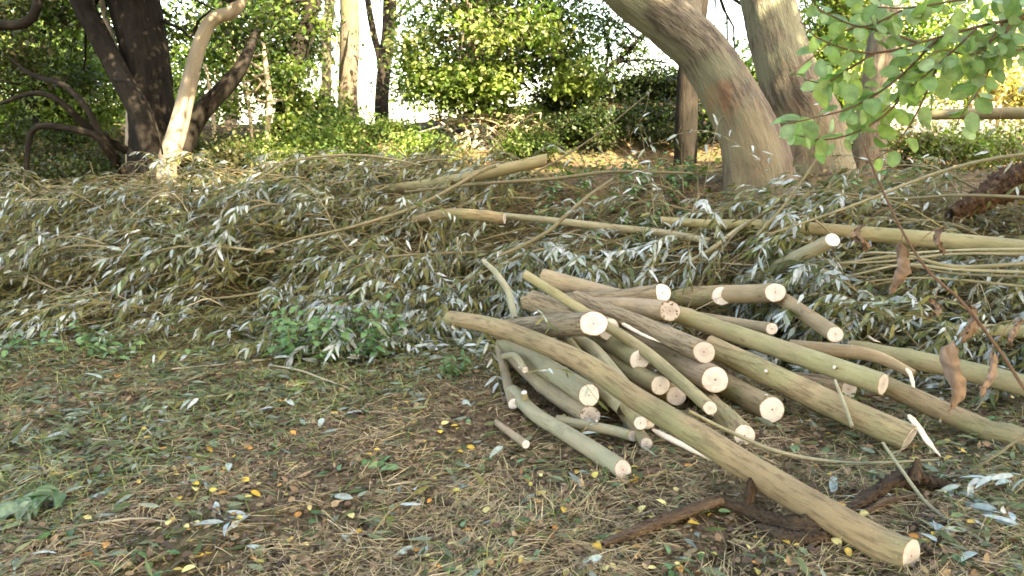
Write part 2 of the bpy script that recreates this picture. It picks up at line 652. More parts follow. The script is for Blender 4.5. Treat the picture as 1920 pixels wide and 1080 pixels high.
def trunk_part(name, pts, dias, mat, parent, n=26, k=16, wobble=.06, flare=0.0, ridge=0.0):
    path = smooth_path(pts, n)
    s = np.linspace(0, 1, len(dias))
    r = np.interp(np.linspace(0, 1, n), s, dias) * .5
    if flare:
        r = r * (1 + flare * np.exp(-np.linspace(0, 1, n) * 12))
    g = Geo()
    tubes(g, path, r, k, wobble, ridge=ridge)
    return g.build(name, mat, parent), path


def gpt(p, dz=-.15):
    """drop a point on to the ground"""
    p = np.array(p, float)
    p[2] = gz1(p[0], p[1]) + dz
    return p


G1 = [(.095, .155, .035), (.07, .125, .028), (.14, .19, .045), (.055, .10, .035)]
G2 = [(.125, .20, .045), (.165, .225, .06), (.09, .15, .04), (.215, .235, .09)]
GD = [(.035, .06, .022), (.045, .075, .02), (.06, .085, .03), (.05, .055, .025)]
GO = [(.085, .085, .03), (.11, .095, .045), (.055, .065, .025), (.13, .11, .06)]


def pxd(d, px):
    return px * d / F


TS = np.array([HX * math.cos(SUN_EL), HY * math.cos(SUN_EL), math.sin(SUN_EL)])
SUNNY = [P(311, 325, 9.15), P(322, 285, 9.15), P(333, 250, 9.15), P(905, 260, 12.2), P(880, 240, 12.2), P(940, 235, 12.2)]  # points kept sunlit by removing crown clusters in their sun path


def gap_in(rad):
    """gap cut in crowns along sun rays, to light pale limb and bare stems"""
    def f(p):
        return all(np.linalg.norm(np.cross(p - q, TS)) > rad for q in SUNNY)
    return f


# ---- the big many-stemmed tree on the left
D = 9.5
base = gpt(P(290, 335, D))
t = thing('multi_stemmed_tree', base, 'big dark tree with several stems fanning out, one pale limb leaning right', 'tree')
main_pts = [gpt(P(288, 345, D)), P(287, 280, D), P(283, 200, D), P(270, 100, D), P(252, 0, D), P(235, -150, D), P(215, -420, D)]
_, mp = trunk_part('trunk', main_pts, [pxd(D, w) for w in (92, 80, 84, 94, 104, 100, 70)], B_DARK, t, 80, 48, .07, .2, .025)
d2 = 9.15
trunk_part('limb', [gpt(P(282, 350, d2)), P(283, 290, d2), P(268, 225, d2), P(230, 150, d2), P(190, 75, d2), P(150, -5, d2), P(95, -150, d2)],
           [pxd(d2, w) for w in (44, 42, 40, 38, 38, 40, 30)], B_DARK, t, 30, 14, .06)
pale, _ = trunk_part('limb', [gpt(P(309, 345, d2)), P(313, 310, d2), P(331, 250, d2), P(352, 170, d2), P(371, 90, d2), P(398, 38, d2), P(438, 22, d2), P(455, -15, d2), P(462, -80, d2)],
                     [pxd(d2, w) for w in (40, 36, 36, 32, 29, 27, 25, 24, 20)], B_PALE, t, 36, 14, .06)
pale['label'] = 'pale smooth limb leaning right and crooked at the top'
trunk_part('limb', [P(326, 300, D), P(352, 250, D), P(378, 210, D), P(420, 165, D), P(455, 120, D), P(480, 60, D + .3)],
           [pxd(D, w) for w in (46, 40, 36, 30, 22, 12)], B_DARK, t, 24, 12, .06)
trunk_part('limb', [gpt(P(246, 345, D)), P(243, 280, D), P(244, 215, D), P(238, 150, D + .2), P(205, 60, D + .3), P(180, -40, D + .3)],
           [pxd(D, w) for w in (20, 17, 15, 13, 12, 9)], B_PALE, t, 22, 10, .06)
for pts, ws in (([P(245, 285, D), P(200, 262, D - .2), P(150, 225, D - .4), P(105, 185, D - .6), P(60, 175, D - .6), P(0, 195, D - .6)], (16, 14, 13, 11, 9, 6)),
                ([P(236, 330, D), P(205, 290, D - .3), P(180, 255, D - .5), P(120, 240, D - .6), P(62, 243, D - .6), P(48, 330, D - .6)], (14, 13, 12, 11, 10, 8)),
                ([P(222, 300, D - .2), P(185, 245, D - .4), P(160, 200, D - .5), P(120, 160, D - .5), P(60, 140, D - .3), P(20, 110, D)], (13, 12, 11, 10, 8, 5)),
                ([P(200, 130, D), P(215, 148, D - .5), P(245, 155, D - .9), P(275, 190, D - 1), P(297, 250, D - 1), P(305, 290, D - 1)], (6, 5, 5, 4, 4, 3)),
                ([P(305, 40, D), P(340, 55, D - .2), P(358, 70, D - .3), P(372, 40, D - .3), P(395, 20, D - .2)], (6, 6, 5, 5, 4))):
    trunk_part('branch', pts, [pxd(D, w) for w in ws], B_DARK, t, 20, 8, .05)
cl = np.concatenate([ellipsoid(74, (-2.4, 6.5, 5.2), (1.9, 1.6, 1.1), .25, gap_in(.55)), ellipsoid(52, (-1.9, 4.5, 4.4), (2.3, 1.1, .8), .25, gap_in(.55)), ellipsoid(16, P(240, -160, D + .4), (2.2, 1.4, 1.0)), ellipsoid(16, P(120, 40, D + .9), (1.0, .6, .7)), ellipsoid(10, P(430, 20, D + .8), (.7, .5, .5))])  # first two cluster groups sit out of view, added to shade trunk and heap
g = Geo()
limbs_to(g, mp, cl, .03, .7)
g.build('twigs', B_DARK, t)
tag(crown_leaves(cl, .28, 150, .085, GD + G1).build('crown', M_LEAF, t), kind='stuff')

# ---- bent dark bough coming in at the top left, on its own tree out of view
D = 8.6
t = thing('bough_tree', gpt(P(-330, 380, D)), 'dark crooked bough reaching in above the left undergrowth', 'tree')
_, mp = trunk_part('trunk', [gpt(P(-330, 400, D)), P(-320, 200, D), P(-290, 0, D), P(-250, -200, D)], [.34, .3, .25, .15], B_DARK, t)
trunk_part('bough', [P(-300, 60, D), P(-150, 30, D), P(-20, 44, D), P(30, 47, D), P(58, 36, D), P(70, 8, D), P(80, -40, D), P(120, -120, D)],
           [pxd(D, w) for w in (34, 26, 20, 19, 20, 18, 14, 9)], B_DARK, t, 30, 10)
cl = np.concatenate([ellipsoid(26, P(-30, -60, D + .6), (1.7, 1.0, .7)), ellipsoid(12, P(20, 70, D + 1.2), (.9, .5, .5))])
g = Geo()
limbs_to(g, mp, cl, .02, .6)
g.build('twigs', B_DARK, t)
tag(crown_leaves(cl, .22, 150, .075, GO + GD).build('crown', M_LEAF, t), kind='stuff')


# ---- background trees: name, label, trunks, crown ellipsoids
def bg_tree(name, label, D, trunks, crowns, mat, cols, leaf=.085, per=170, spread=.26, group=None, twig=.55, cat='tree', lmat=None, twmat=None):
    x, y = trunks[0][0][0], trunks[0][0][1]
    t = thing(name, gpt(P(x, y, D)), label, cat, group)
    mps = []
    for i, tr in enumerate(trunks):
        pts = [P(a, b, D + dd) for a, b, w, dd in [(q + (0,))[:4] for q in tr]]
        if i == 0 or tr[0][1] > 200:
            pts[0] = gpt(pts[0], -.1)
        _, mp = trunk_part('trunk' if i == 0 else 'limb', pts, [pxd(D, q[2]) for q in tr], mat, t, 24, 12, .06)
        mps.append(mp)
    if crowns:
        cl = np.concatenate([ellipsoid(n, P(px, py, D + dd), r, hol) for px, py, dd, r, n, hol in crowns])
        g = Geo()
        limbs_to(g, mps[0], cl, .03, twig)
        if g.n:
            g.build('twigs', twmat or mat, t)
        tag(crown_leaves(cl, spread, per, leaf, cols).build('crown', lmat or M_LEAF, t), kind='stuff')
    return t


bg_tree('beech_tree', 'straight tree trunk lit brown down one side, beyond the low bank', 13.2,
        [[(657, 262, 40), (652, 200, 38), (655, 100, 36), (655, 0, 38), (650, -250, 34)]],
        [(650, -260, .3, (1.6, 1.2, .9), 22, .2), (610, 230, -.5, (.4, .4, .3), 6, .2)], B_TREE, G1 + G2)
bg_tree('forked_tree', 'dark trunk with a slim stem forking away beside it, sky behind', 14.2,
        [[(715, 250, 28), (716, 190, 27), (722, 110, 26), (730, 30, 26), (738, -200, 22)],
         [(716, 170, 14), (712, 110, 13), (700, 60, 12), (690, 0, 11), (684, -120, 8)]],
        [(730, -250, .3, (1.5, 1.2, .9), 18, .2), (765, 110, .5, (.3, .3, .7), 4, .1)], B_DARK, G1)
bg_tree('slim_tree', 'slim grey trunk half hidden in leaves beside the brown-lit trunk', 15.6,
        [[(606, 260, 20), (612, 180, 20), (612, 80, 20), (618, 0, 20), (622, -200, 16)],
         [(612, 90, 8), (600, 50, 7), (588, 30, 5)]],
        [(590, 40, .4, (.35, .5, .9), 6, .1), (620, -240, .3, (1.5, 1.3, .8), 14, .2)], B_TREE, G1)
bg_tree('dark_leaning_tree', 'dark leaning trunk wrapped in deep green leaves', 12.4,
        [[(520, 300, 34), (535, 200, 32), (560, 90, 30), (585, 15, 28), (610, -120, 24)]],
        [(530, 50, .3, (.6, .6, .8), 22, .1), (470, 110, .6, (.45, .5, .6), 11, .1), (570, 190, .1, (.3, .3, .35), 6, .1), (540, -170, .4, (1.4, 1.2, .6), 18, .2)], B_DARK, GD + G1)
bg_tree('hawthorn_tree', 'thin pale stem with leaves coloured a sunlit yellow-green and a knot of bare twigs', 11.6,
        [[(500, 310, 12), (502, 240, 11), (505, 180, 11), (498, 120, 9), (490, 60, 7)],
         [(478, 305, 8), (470, 230, 7), (462, 170, 6), (440, 110, 5)],
         [(404, 310, 9), (402, 250, 8), (395, 180, 7), (385, 120, 6)]],
        [(390, 120, .5, (.65, .5, .9), 18, .05), (560, 245, .2, (.4, .4, .3), 9, .1), (510, 140, .2, (.3, .3, .3), 6, .1)], B_PALE, G2 + G1, .075)  # brighter leaf palette puts the sunlit look into the colour
bg_tree('elder_tree', 'leafy tree filling the corner behind the crooked bough, leaves coloured a sunlit green', 11.8,
        [[(60, 350, 16), (70, 250, 15), (60, 150, 13), (80, 60, 10)],
         [(20, 350, 12), (5, 280, 11), (-30, 200, 9)]],
        [(60, 110, .3, (1.2, .7, .8), 46, .05), (190, 180, .6, (.5, .5, .6), 15, .1), (70, 230, .6, (1.0, .6, .5), 26, .1), (-120, 60, .2, (1, .7, 1.2), 18, .1)], B_DARK, G1 + G2 + G2, .08)  # extra bright palette stands in for sunlight on these leaves
bg_tree('holly_tree', 'dense dim green tree standing far back in the left corner', 15.5,
        [[(120, 330, 30), (120, 200, 28), (130, 60, 24), (140, -100, 18)]],
        [(90, 90, .4, (2.2, 1, 1.5), 62, .1), (330, 150, .4, (.7, .8, 1.0), 14, .1), (100, 290, .0, (2.4, .8, .8), 44, .1)], B_DARK, GD + G1, .11, 130)
bg_tree('ash_tree', 'tall leafy tree far back between the many-stemmed tree and the leaning trunk', 16.5,
        [[(430, 300, 24), (435, 200, 22), (430, 80, 20), (425, -100, 16)]],
        [(420, 30, .4, (1.0, 1, 1.1), 22, .1), (540, 0, .5, (.8, .8, .6), 12, .1)], B_TREE, GD + G1, .10, 120)

# mid tree with hanging curtain of leaves
D = 12.2
t = bg_tree('field_maple', 'bushy green tree hanging its leaf curtain over the tangled bare stems', D,
            [[(905, 318, 20), (905, 250, 18), (903, 180, 15), (890, 80, 13), (880, -60, 9)],
             [(1000, 300, 10), (965, 240, 9), (945, 180, 8), (960, 90, 7), (1000, 0, 5)],
             [(880, 312, 9), (888, 230, 8), (870, 160, 7), (840, 70, 5)]],
            [(920, 30, .2, (1.35, .8, .9), 78, .05), (1030, 60, .2, (.6, .6, .8), 26, .05), (815, 50, .2, (.4, .5, .85), 15, .1),
             (900, 140, -.1, (.85, .5, .3), 24, .05), (860, 175, -.3, (.4, .3, .2), 14, .05), (1080, 110, .1, (.25, .3, .4), 7, .1), (930, -230, .3, (1.8, 1.3, .7), 30, .2)],
            B_PALE, G1 + GD + G1 + G2, .085, 88, .27)
tag(crown_leaves(np.concatenate([ellipsoid(26, P(890, 160, D - .4), (.62, .3, .28), .05), ellipsoid(10, P(780, 110, D - .2), (.3, .3, .5), .05), ellipsoid(12, P(1075, 150, D - .2), (.35, .3, .35), .05), ellipsoid(10, P(960, 60, D - .9), (.9, .2, .5), .05)]), .17, 90, .09, G2 + [(.22, .27, .08)]).build('hanging_sprays', M_LEAF, t), kind='stuff')  # lower sprays get paler, yellower leaf colours to stand in for sunlight
# tangle of bare pale stems below it
g = None
for i in range(46):
    x0 = rng.uniform(815, 1010)
    a = gpt(P(rng.normal(905, 45), 300, D + rng.uniform(-.5, .3)), .0)
    top = P(np.clip(rng.normal(915, 60), 800, 1040), rng.uniform(205, 245), D + rng.uniform(-.5, .2))
    e = P(top_x := float(np.clip(rng.normal(910, 85), 780, 1080)), rng.uniform(215, 300), D + rng.uniform(-.7, .2))
    gg = Geo()
    p = smooth_path([a, (a + top) / 2 + rng.normal(size=3) * .08, top, (top + e) / 2 + np.array([0, 0, .05]), e], 16)
    tubes(gg, p, np.linspace(rng.uniform(.011, .024), .005, 16), 6, .05)
    gg.build('bare_stem', B_PALE, t)

bg_tree('sparse_tree', 'sparse tree with one thin dark forked bough against white sky', 13.0,
        [[(1000, 300, 12), (1030, 190, 10), (1075, 178, 9), (1105, 172, 9), (1140, 130, 8), (1165, 105, 7), (1210, 60, 5), (1240, 10, 4)],
         [(1150, 118, 6), (1200, 112, 4), (1250, 118, 3)],
         [(1135, 135, 6), (1140, 90, 5), (1130, 40, 4)]],
        [(1185, 80, .1, (.62, .4, .75), 26, .0), (1225, 150, .1, (.35, .3, .35), 9, .0), (1130, 30, .2, (.4, .3, .5), 14, .0)], B_DARK, GD + G1, .065, 60, .2)
bg_tree('dark_trunk_tree', 'dark upright trunk standing behind the leaning willow', 10.2,
        [[(1288, 235, 46), (1290, 150, 40), (1300, 60, 40), (1310, -30, 38), (1320, -250, 30)]],
        [(1330, -330, .3, (1.3, 1.3, .8), 22, .2), (1385, 175, .9, (.3, .35, .5), 14, .05)], B_DARK, G1)
bg_tree('hazel_tree', 'sunlit yellow-green hazel filling the gap between the two right willow trunks', 11.5,
        [[(1590, 300, 14), (1585, 200, 13), (1580, 90, 10), (1570, -30, 8)],
         [(1540, 290, 10), (1530, 190, 9), (1520, 80, 7)]],
        [(1570, 70, .1, (.75, .5, 1.1), 66, .05), (1560, 210, .2, (.55, .4, .5), 28, .05), (1740, 60, .3, (.8, .5, .9), 36, .05), (1600, -130, .3, (1.6, 1, .6), 24, .2)],
        B_PALE, G2 + G2 + G1, .075)
bg_tree('sallow_bush', 'pale sunlit bush at the far right beyond the lying pole', 12.5,
        [[(1880, 240, 12), (1870, 170, 11), (1860, 60, 9)],
         [(1830, 245, 9), (1820, 180, 8), (1800, 100, 6)]],
        [(1840, 150, .4, (1.1, .6, .5), 38, .05), (1930, 60, .5, (.9, .6, .6), 22, .05), (1960, 180, .2, (.7, .5, .5), 18, .05)], B_PALE,
        [(.30, .27, .10), (.38, .34, .16), (.18, .19, .06), (.42, .36, .2)], .08, 120, .25)
# bushy brown twig clump
D = 10.5
t = thing('twiggy_shrub', gpt(P(1735, 235, D)), 'bare reddish-brown twiggy shrub beside the round-leaved shrub', 'shrub')
for i in range(40):
    a = gpt(P(rng.uniform(1705, 1775), 232, D + rng.uniform(-.2, .2)), -.02)
    e = a + np.array([rng.normal(0, .16), rng.normal(0, .15), rng.uniform(.4, .75)])
    gg = Geo()
    tubes(gg, limb_path(a, e, 7, .05, .05), np.linspace(.008, .003, 7), 5)
    gg.build('stem', B_DEAD, t)


# low shrubs along the crest of the bank and in the left undergrowth
def shrub(px, D, w, h, label, cols, n, leaf=.06, per=150, group='low shrubs along the bank', name='low_shrub', base_py=None):
    b = P(px, 300, D)
    b[2] = gz1(b[0], b[1])
    t = thing(name, b, label, 'shrub', group)
    cl = ellipsoid(n, b + np.array([0, 0, h * .45]), (w * .5, .45, h * .55), .1)
    for i in range(7):
        gg = Geo()
        tubes(gg, limb_path(b + np.array([rng.normal(0, .08), rng.normal(0, .08), -.05]), cl[rng.integers(len(cl))], 7, .08, .05), np.linspace(.012, .004, 7), 5)
        gg.build('stem', B_PALE, t)
    tag(crown_leaves(cl, .14, per, leaf, cols).build('foliage', M_LEAF, t), kind='stuff')


LB_D = 'dark green shrub crowning the bank under the open sky'
LB_G = 'low bright green shrub on the bank behind the brush heap'
LB_U = 'dim brownish green shrub in the undergrowth round the many-stemmed tree'
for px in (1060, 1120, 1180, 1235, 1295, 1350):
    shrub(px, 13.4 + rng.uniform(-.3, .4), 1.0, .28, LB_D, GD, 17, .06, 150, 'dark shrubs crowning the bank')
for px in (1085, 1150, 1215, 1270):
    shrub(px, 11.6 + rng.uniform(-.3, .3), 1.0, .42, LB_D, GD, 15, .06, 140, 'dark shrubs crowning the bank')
for px, d, h, lb in ((590, 11.6, .38, 'in front of the dark leaning trunk'), (655, 12.2, .3, 'at the foot of the brown-lit straight trunk'), (715, 12.4, .3, 'at the foot of the forked dark trunk'),
                     (560, 10.6, .4, 'between the thin pale stem and the brush heap'), (690, 10.6, .3, 'just behind the arched bare branch'), (800, 11.4, .36, 'left of the tangled bare stems'),
                     (1010, 11.2, .4, 'right of the tangled bare stems'), (960, 12.6, .3, 'behind the tangled bare stems'), (480, 11.5, .3, 'round the thin pale stem with bare twigs'), (620, 13.4, .2, 'beside the slim grey trunk')):
    shrub(px, d, 1.0, h, 'low bright green shrub ' + lb, G2 + G1, 15, .055, 130, 'bright shrubs on the bank')
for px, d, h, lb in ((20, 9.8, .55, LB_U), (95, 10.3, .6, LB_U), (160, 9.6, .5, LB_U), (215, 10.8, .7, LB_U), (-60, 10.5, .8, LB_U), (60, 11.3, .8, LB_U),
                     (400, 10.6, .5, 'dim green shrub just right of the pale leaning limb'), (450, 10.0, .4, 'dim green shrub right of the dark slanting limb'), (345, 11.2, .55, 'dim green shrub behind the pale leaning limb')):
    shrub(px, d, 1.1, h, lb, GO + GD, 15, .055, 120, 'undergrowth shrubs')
# dry herbs on the right bank in front of the far bush
for px, d, h, lb in ((1700, 9.3, .45, 'at the foot of the twiggy shrub'), (1790, 9.0, .4, 'behind the pale lying pole'), (1870, 9.6, .5, 'below the pale sunlit bush'), (1580, 9.4, .45, 'behind the slim pinkish willow')):
    shrub(px, d, 1.1, h, 'sunlit yellow-green shrub ' + lb, G2 + GO, 15, .055, 120, 'shrubs on the right bank')

# ---- the right-hand willows
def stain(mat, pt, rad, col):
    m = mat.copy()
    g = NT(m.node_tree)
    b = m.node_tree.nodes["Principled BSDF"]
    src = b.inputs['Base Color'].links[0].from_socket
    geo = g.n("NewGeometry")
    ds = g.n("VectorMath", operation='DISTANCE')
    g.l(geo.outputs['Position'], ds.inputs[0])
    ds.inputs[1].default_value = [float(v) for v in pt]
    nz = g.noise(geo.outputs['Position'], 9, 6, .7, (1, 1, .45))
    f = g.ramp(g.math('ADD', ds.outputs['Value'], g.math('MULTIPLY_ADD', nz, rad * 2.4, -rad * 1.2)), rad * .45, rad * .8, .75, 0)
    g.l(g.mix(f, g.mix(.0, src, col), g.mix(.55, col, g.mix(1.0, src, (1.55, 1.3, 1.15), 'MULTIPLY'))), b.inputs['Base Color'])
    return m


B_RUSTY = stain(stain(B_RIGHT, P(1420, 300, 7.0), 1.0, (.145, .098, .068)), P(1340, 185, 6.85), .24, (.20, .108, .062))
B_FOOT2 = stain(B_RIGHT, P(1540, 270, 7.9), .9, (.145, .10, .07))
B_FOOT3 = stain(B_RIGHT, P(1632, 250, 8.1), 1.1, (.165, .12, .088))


def right_tree(label, D, pts, ws, crown, seed_pts=None, mat=B_RIGHT):
    t = thing('willow_tree', gpt(P(pts[0][0], pts[0][1], D)), label, 'tree', 'willows on the right bank')
    pp = [P(a, b, D) for a, b in pts]
    pp[0] = gpt(pp[0], -.3)
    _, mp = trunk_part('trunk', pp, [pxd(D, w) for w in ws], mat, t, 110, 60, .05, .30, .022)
    if seed_pts:
        for q, w2 in seed_pts:
            trunk_part('limb', [P(a, b, D + dd) for a, b, dd in q], [pxd(D, w) for w in w2], B_RIGHT, t, 22, 14, .05)
    cl = ellipsoid(20, mp[-1] + np.array(crown[0]), crown[1], .15, gap_in(.6))
    g = Geo()
    limbs_to(g, mp[-30:], cl, .04, .8)
    g.build('twigs', B_RIGHT, t)
    tag(crown_leaves(cl, .32, 130, .12, [(.10, .13, .05), (.14, .16, .08)], shape=SH_LANCE).build('crown', M_LEAF, t), kind='stuff')
    return t


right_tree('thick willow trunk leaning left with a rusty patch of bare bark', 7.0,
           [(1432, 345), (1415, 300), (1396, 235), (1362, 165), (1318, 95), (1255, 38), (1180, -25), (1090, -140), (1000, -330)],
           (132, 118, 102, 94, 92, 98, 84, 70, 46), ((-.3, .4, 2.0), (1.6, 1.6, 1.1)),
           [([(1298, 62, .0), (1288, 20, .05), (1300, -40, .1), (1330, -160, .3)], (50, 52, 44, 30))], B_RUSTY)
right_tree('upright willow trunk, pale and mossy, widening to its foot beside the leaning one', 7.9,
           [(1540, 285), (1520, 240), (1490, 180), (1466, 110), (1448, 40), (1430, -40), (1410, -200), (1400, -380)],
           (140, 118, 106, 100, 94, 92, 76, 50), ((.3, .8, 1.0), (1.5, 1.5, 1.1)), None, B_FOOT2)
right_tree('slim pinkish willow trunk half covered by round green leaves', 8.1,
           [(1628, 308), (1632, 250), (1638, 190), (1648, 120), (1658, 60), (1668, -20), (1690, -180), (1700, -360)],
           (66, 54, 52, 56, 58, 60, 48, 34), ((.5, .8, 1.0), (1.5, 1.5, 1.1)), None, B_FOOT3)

# ---- trees of the wood edge behind the viewer: they shade the clearing
for i, (x, y, hgt, r) in enumerate(((.2, -5.2, 11.0, 3.0), (3.4, -3.4, 11.3, 2.9), (6.4, -1.2, 10.9, 2.9), (9.6, .6, 8.9, 2.9), (-3.6, -7.6, 9.5, 2.8))):
    b = np.array([x, y, gz1(x, y)])
    t = thing('wood_edge_tree', b, 'tall leafy tree of the wood edge shading the clearing', 'tree', 'trees of the wood edge')
    _, mp = trunk_part('trunk', [b - [0, 0, .1], b + [.1, 0, 3], b + [-.1, .1, 6], b + [0, 0, hgt * .9]], [.42, .34, .26, .08], B_TREE, t)
    cl = ellipsoid(120, b + np.array([0, 0, hgt * .62]), (r * 1.08, r * 1.08, hgt * .42), .1, gap_in(1.0))
    g = Geo()
    limbs_to(g, mp, cl, .05, .6)
    g.build('twigs', B_TREE, t)
    tag(crown_leaves(cl, .5, 130, .29, G1).build('crown', M_LEAF, t), kind='stuff')
rng = np.random.default_rng(21)
# ------------------------------------------------------------------ cut logs
def wood(parent, name, path, r, mat, cuts=(C_CUT, C_CUT), k=22, wobble=.045, tilt=.16, sub=None, aim=0.0, jit=0.0):
    """a bark tube under parent (or sub) and a cut face at each end that has a material"""
    n = len(path)
    T, N1, N2 = frames(path[None])
    T, N1, N2 = T[0], N1[0], N2[0]
    a = np.linspace(0, 2 * math.pi, k, endpoint=False)
    ca, sa = np.cos(a), np.sin(a)
    s = np.concatenate([[0], np.cumsum(np.linalg.norm(np.diff(path, axis=0), axis=1))])
    ph = rng.uniform(0, 6.28, 5)
    ss = (s / (2 * r.mean()))[:, None]
    rr = r[:, None] * (1 + wobble * (.7 * np.sin(2 * a + ss * .12 + ph[0]) + .4 * np.sin(3 * a - ss * .2 + ph[1])
                       + .5 * np.sin(a + ss * .5 + ph[2]) + .25 * np.sin(5 * a + ss * .4 + ph[3])))
    # a few swollen knots
    for _ in range(max(1, int(s[-1] / .3))):
        s0, a0 = rng.uniform(0, s[-1]), rng.uniform(0, 6.28)
        da = np.angle(np.exp(1j * (a - a0)))
        rr += r[:, None] * rng.uniform(.06, .2) * np.exp(-((s[:, None] - s0) / (r.mean() * .7)) ** 2 - (da / .45) ** 2)
    if jit:
        rr = rr * (1 + jit * rng.normal(size=rr.shape))
    off = rr[..., None] * (N1[:, None] * ca[:, None] + N2[:, None] * sa[:, None])
    for e in (0, -1):
        tv = rng.normal(0, tilt, 2)
        if aim and e == -1:           # saw cut askew, turned to the open side of the pile
            nn = unit(unit(T[e]) * (1 - aim) + unit(np.array([0, 0, CAMZ]) - path[e]) * aim)
            tv = tv * .5 - np.array([nn @ N1[e], nn @ N2[e]]) / max(.45, nn @ T[e])
        off[e] += T[e] * (rr[e] * (tv[0] * ca + tv[1] * sa))[:, None]
    V = (path[:, None] + off).reshape(-1, 3)
    sd = rng.uniform(0, 60)
    bk = np.stack([rr * ca, rr * sa, np.broadcast_to(s[:, None] + sd, rr.shape)], -1).reshape(-1, 3)
    idx = np.arange(n * k).reshape(n, k)
    q = np.stack([idx[:-1], np.roll(idx, -1, 1)[:-1], np.roll(idx, -1, 1)[1:], idx[1:]], -1).reshape(-1, 4)
    g = Geo().add(V, None, q, bk=bk)
    holder = g.build(name, mat, parent) if sub is None else None
    if sub is not None:
        me = mesh(name, V - np.array(parent.location), [q], mat, {'bk': bk})
        holder = link(name, me, sub)
    for e, cm in zip((0, -1), cuts):
        if cm is None:
            continue
        fr = np.array([0, .3, .65, .93, 1.0])
        out = -T[e] if e == 0 else T[e]
        bulge = np.array([.0, .001, .0005, .001, -.0012])
        pts = [path[e] + out * bulge[0]]
        fc = [[0, 0, 0]]
        for f, bg in zip(fr[1:], bulge[1:]):
            pts.extend(path[e] + off[e] * f * (1.0 if f < 1 else .999) + out * bg)
            fc.extend(np.stack([f * ca, f * sa, 0 * ca], 1))
        pts, fc = np.array(pts), np.array(fc, float)
        ring = 1 + np.arange(4 * k).reshape(4, k)
        f3 = np.stack([np.zeros(k, int), ring[0], np.roll(ring[0], -1)], 1)
        f4 = np.stack([ring[:-1], ring[1:], np.roll(ring, -1, 1)[1:], np.roll(ring, -1, 1)[:-1]], -1).reshape(-1, 4)
        if e == 0:
            f3, f4 = f3[:, ::-1], f4[:, ::-1]
        me = mesh('cut_face', pts - np.array(parent.location), [f3, f4], cm, {'fc': fc}, smooth=False)
        link('cut_face', me, holder if sub is not None else parent)
    return holder, (path, r, T, N1, N2)


ALL_LOGS = []


def log(label, pts, dia, mat=B_TAN, cuts=(C_CUT, C_CUT), ext=(0, 0), name='willow_log', cat='log', n=30, stubs=(), group=None, k=22, wobble=.045, tilt=.14, aim=.5, jit=0.0):
    """pts: (px, py, height or depth); dia: diameters in metres along the log"""
    p = [P(*q) for q in pts]
    if ext[0]:
        p = [p[0] + unit(p[0] - p[1]) * ext[0]] + p
    if ext[1]:
        p = p + [p[-1] + unit(p[-1] - p[-2]) * ext[1]]
    path = smooth_path(p, n)
    dd = np.interp(np.linspace(0, 1, n), np.linspace(0, 1, len(dia)), dia) * .5
    # never below the ground
    path[:, 2] = np.maximum(path[:, 2], gz(path[:, 0], path[:, 1]) + dd * .75)
    mid = path[n // 2].copy()
    mid[2] = path[:, 2].min() - dd.max()
    t = thing(name, mid, label, cat, group)
    _, (path, r, T, N1, N2) = wood(t, 'bark', path, dd, mat, cuts, k, wobble, tilt, None, aim if cuts[1] is not None else 0, jit)
    for (f, ang, ln, dm) in stubs:
        j = int(f * (n - 1))
        o = N1[j] * math.cos(ang) + N2[j] * math.sin(ang)
        a = path[j] + o * r[j] * .6
        b = path[j] + o * (r[j] + ln) + T[j] * ln * .5
        wood(t, 'stub', smooth_path([a, b], 5), np.linspace(dm * .62, dm * .5, 5), mat, (None, C_FRESH), 10, .03, .1)
    ALL_LOGS.append((label, path, dd))
    return t


# the pile; back end first, front (camera side) end last
log('long smooth willow pole lying slantwise across the top of the log pile', [(845, 597, 5.0), (900, 606, 4.75), (960, 624, 4.52), (1090, 678, 4.07), (1180, 738, 3.82), (1300, 812, 3.5), (1430, 893, 3.23), (1560, 970, 3.0), (1708, 1052, 2.79)],
    [.100, .106, .110, .116, .122], B_TAN, (C_FRESH, C_GREY), n=60, stubs=((.045, 2.2, .02, .03),), aim=.1)
log('thick short log with a broad pale sawn face on top of the pile', [(935, 618, 5.05), (1010, 612, 4.8), (1113, 607, 4.40)], [.125, .14, .142], B_ROUGH, (C_CUT, C_CUT), aim=.75)
log('rough-barked log poking out left behind the broad pale sawn face', [(992, 562, 5.08), (1045, 582, 4.95), (1110, 606, 4.8)], [.13, .135, .135], B_ROUGH, (C_GREY, C_CUT), ext=(0, .12))
log('short olive log end peeping out under the rough-barked log', [(980, 568, 5.3), (1040, 584, 5.2)], [.09, .09], B_OLIVE, (C_GREY, C_CUT))
log('slim pole slanting down over the pile from the silver leaves', [(984, 514, 4.98), (1050, 556, 4.86), (1110, 594, 4.74), (1200, 652, 4.47), (1270, 710, 4.2), (1332, 765, 3.98)], [.058, .062, .066, .066], B_OLIVE, (C_CUT, C_CUT), n=40)
log('pinkish log at the very top back of the pile pointing to the leaves', [(1020, 521, 5.5), (1090, 540, 5.42), (1190, 566, 5.3)], [.125, .125, .12], B_PINK, (C_GREY, None), ext=(0, .1))
log('log with a bright oval slanting cut at the top of the pile', [(1070, 566, 5.25), (1150, 562, 5.15), (1242, 549, 5.0)], [.12, .12, .118], B_ROUGH, (C_CUT, C_FRESH), tilt=.3)
log('log whose grey end has dark rotten spots', [(1140, 575, 5.1), (1200, 577, 5.0), (1256, 583, 4.84)], [.12, .125, .126], B_PINK, (C_CUT, C_ROT), ext=(.2, 0))
log('rough log torn open by a split along its flank', [(1120, 577, 5.0), (1220, 618, 4.7), (1320, 660, 4.36)], [.11, .118, .118], B_ROUGH, (C_CUT, C_GREY), ext=(.2, 0), n=36)
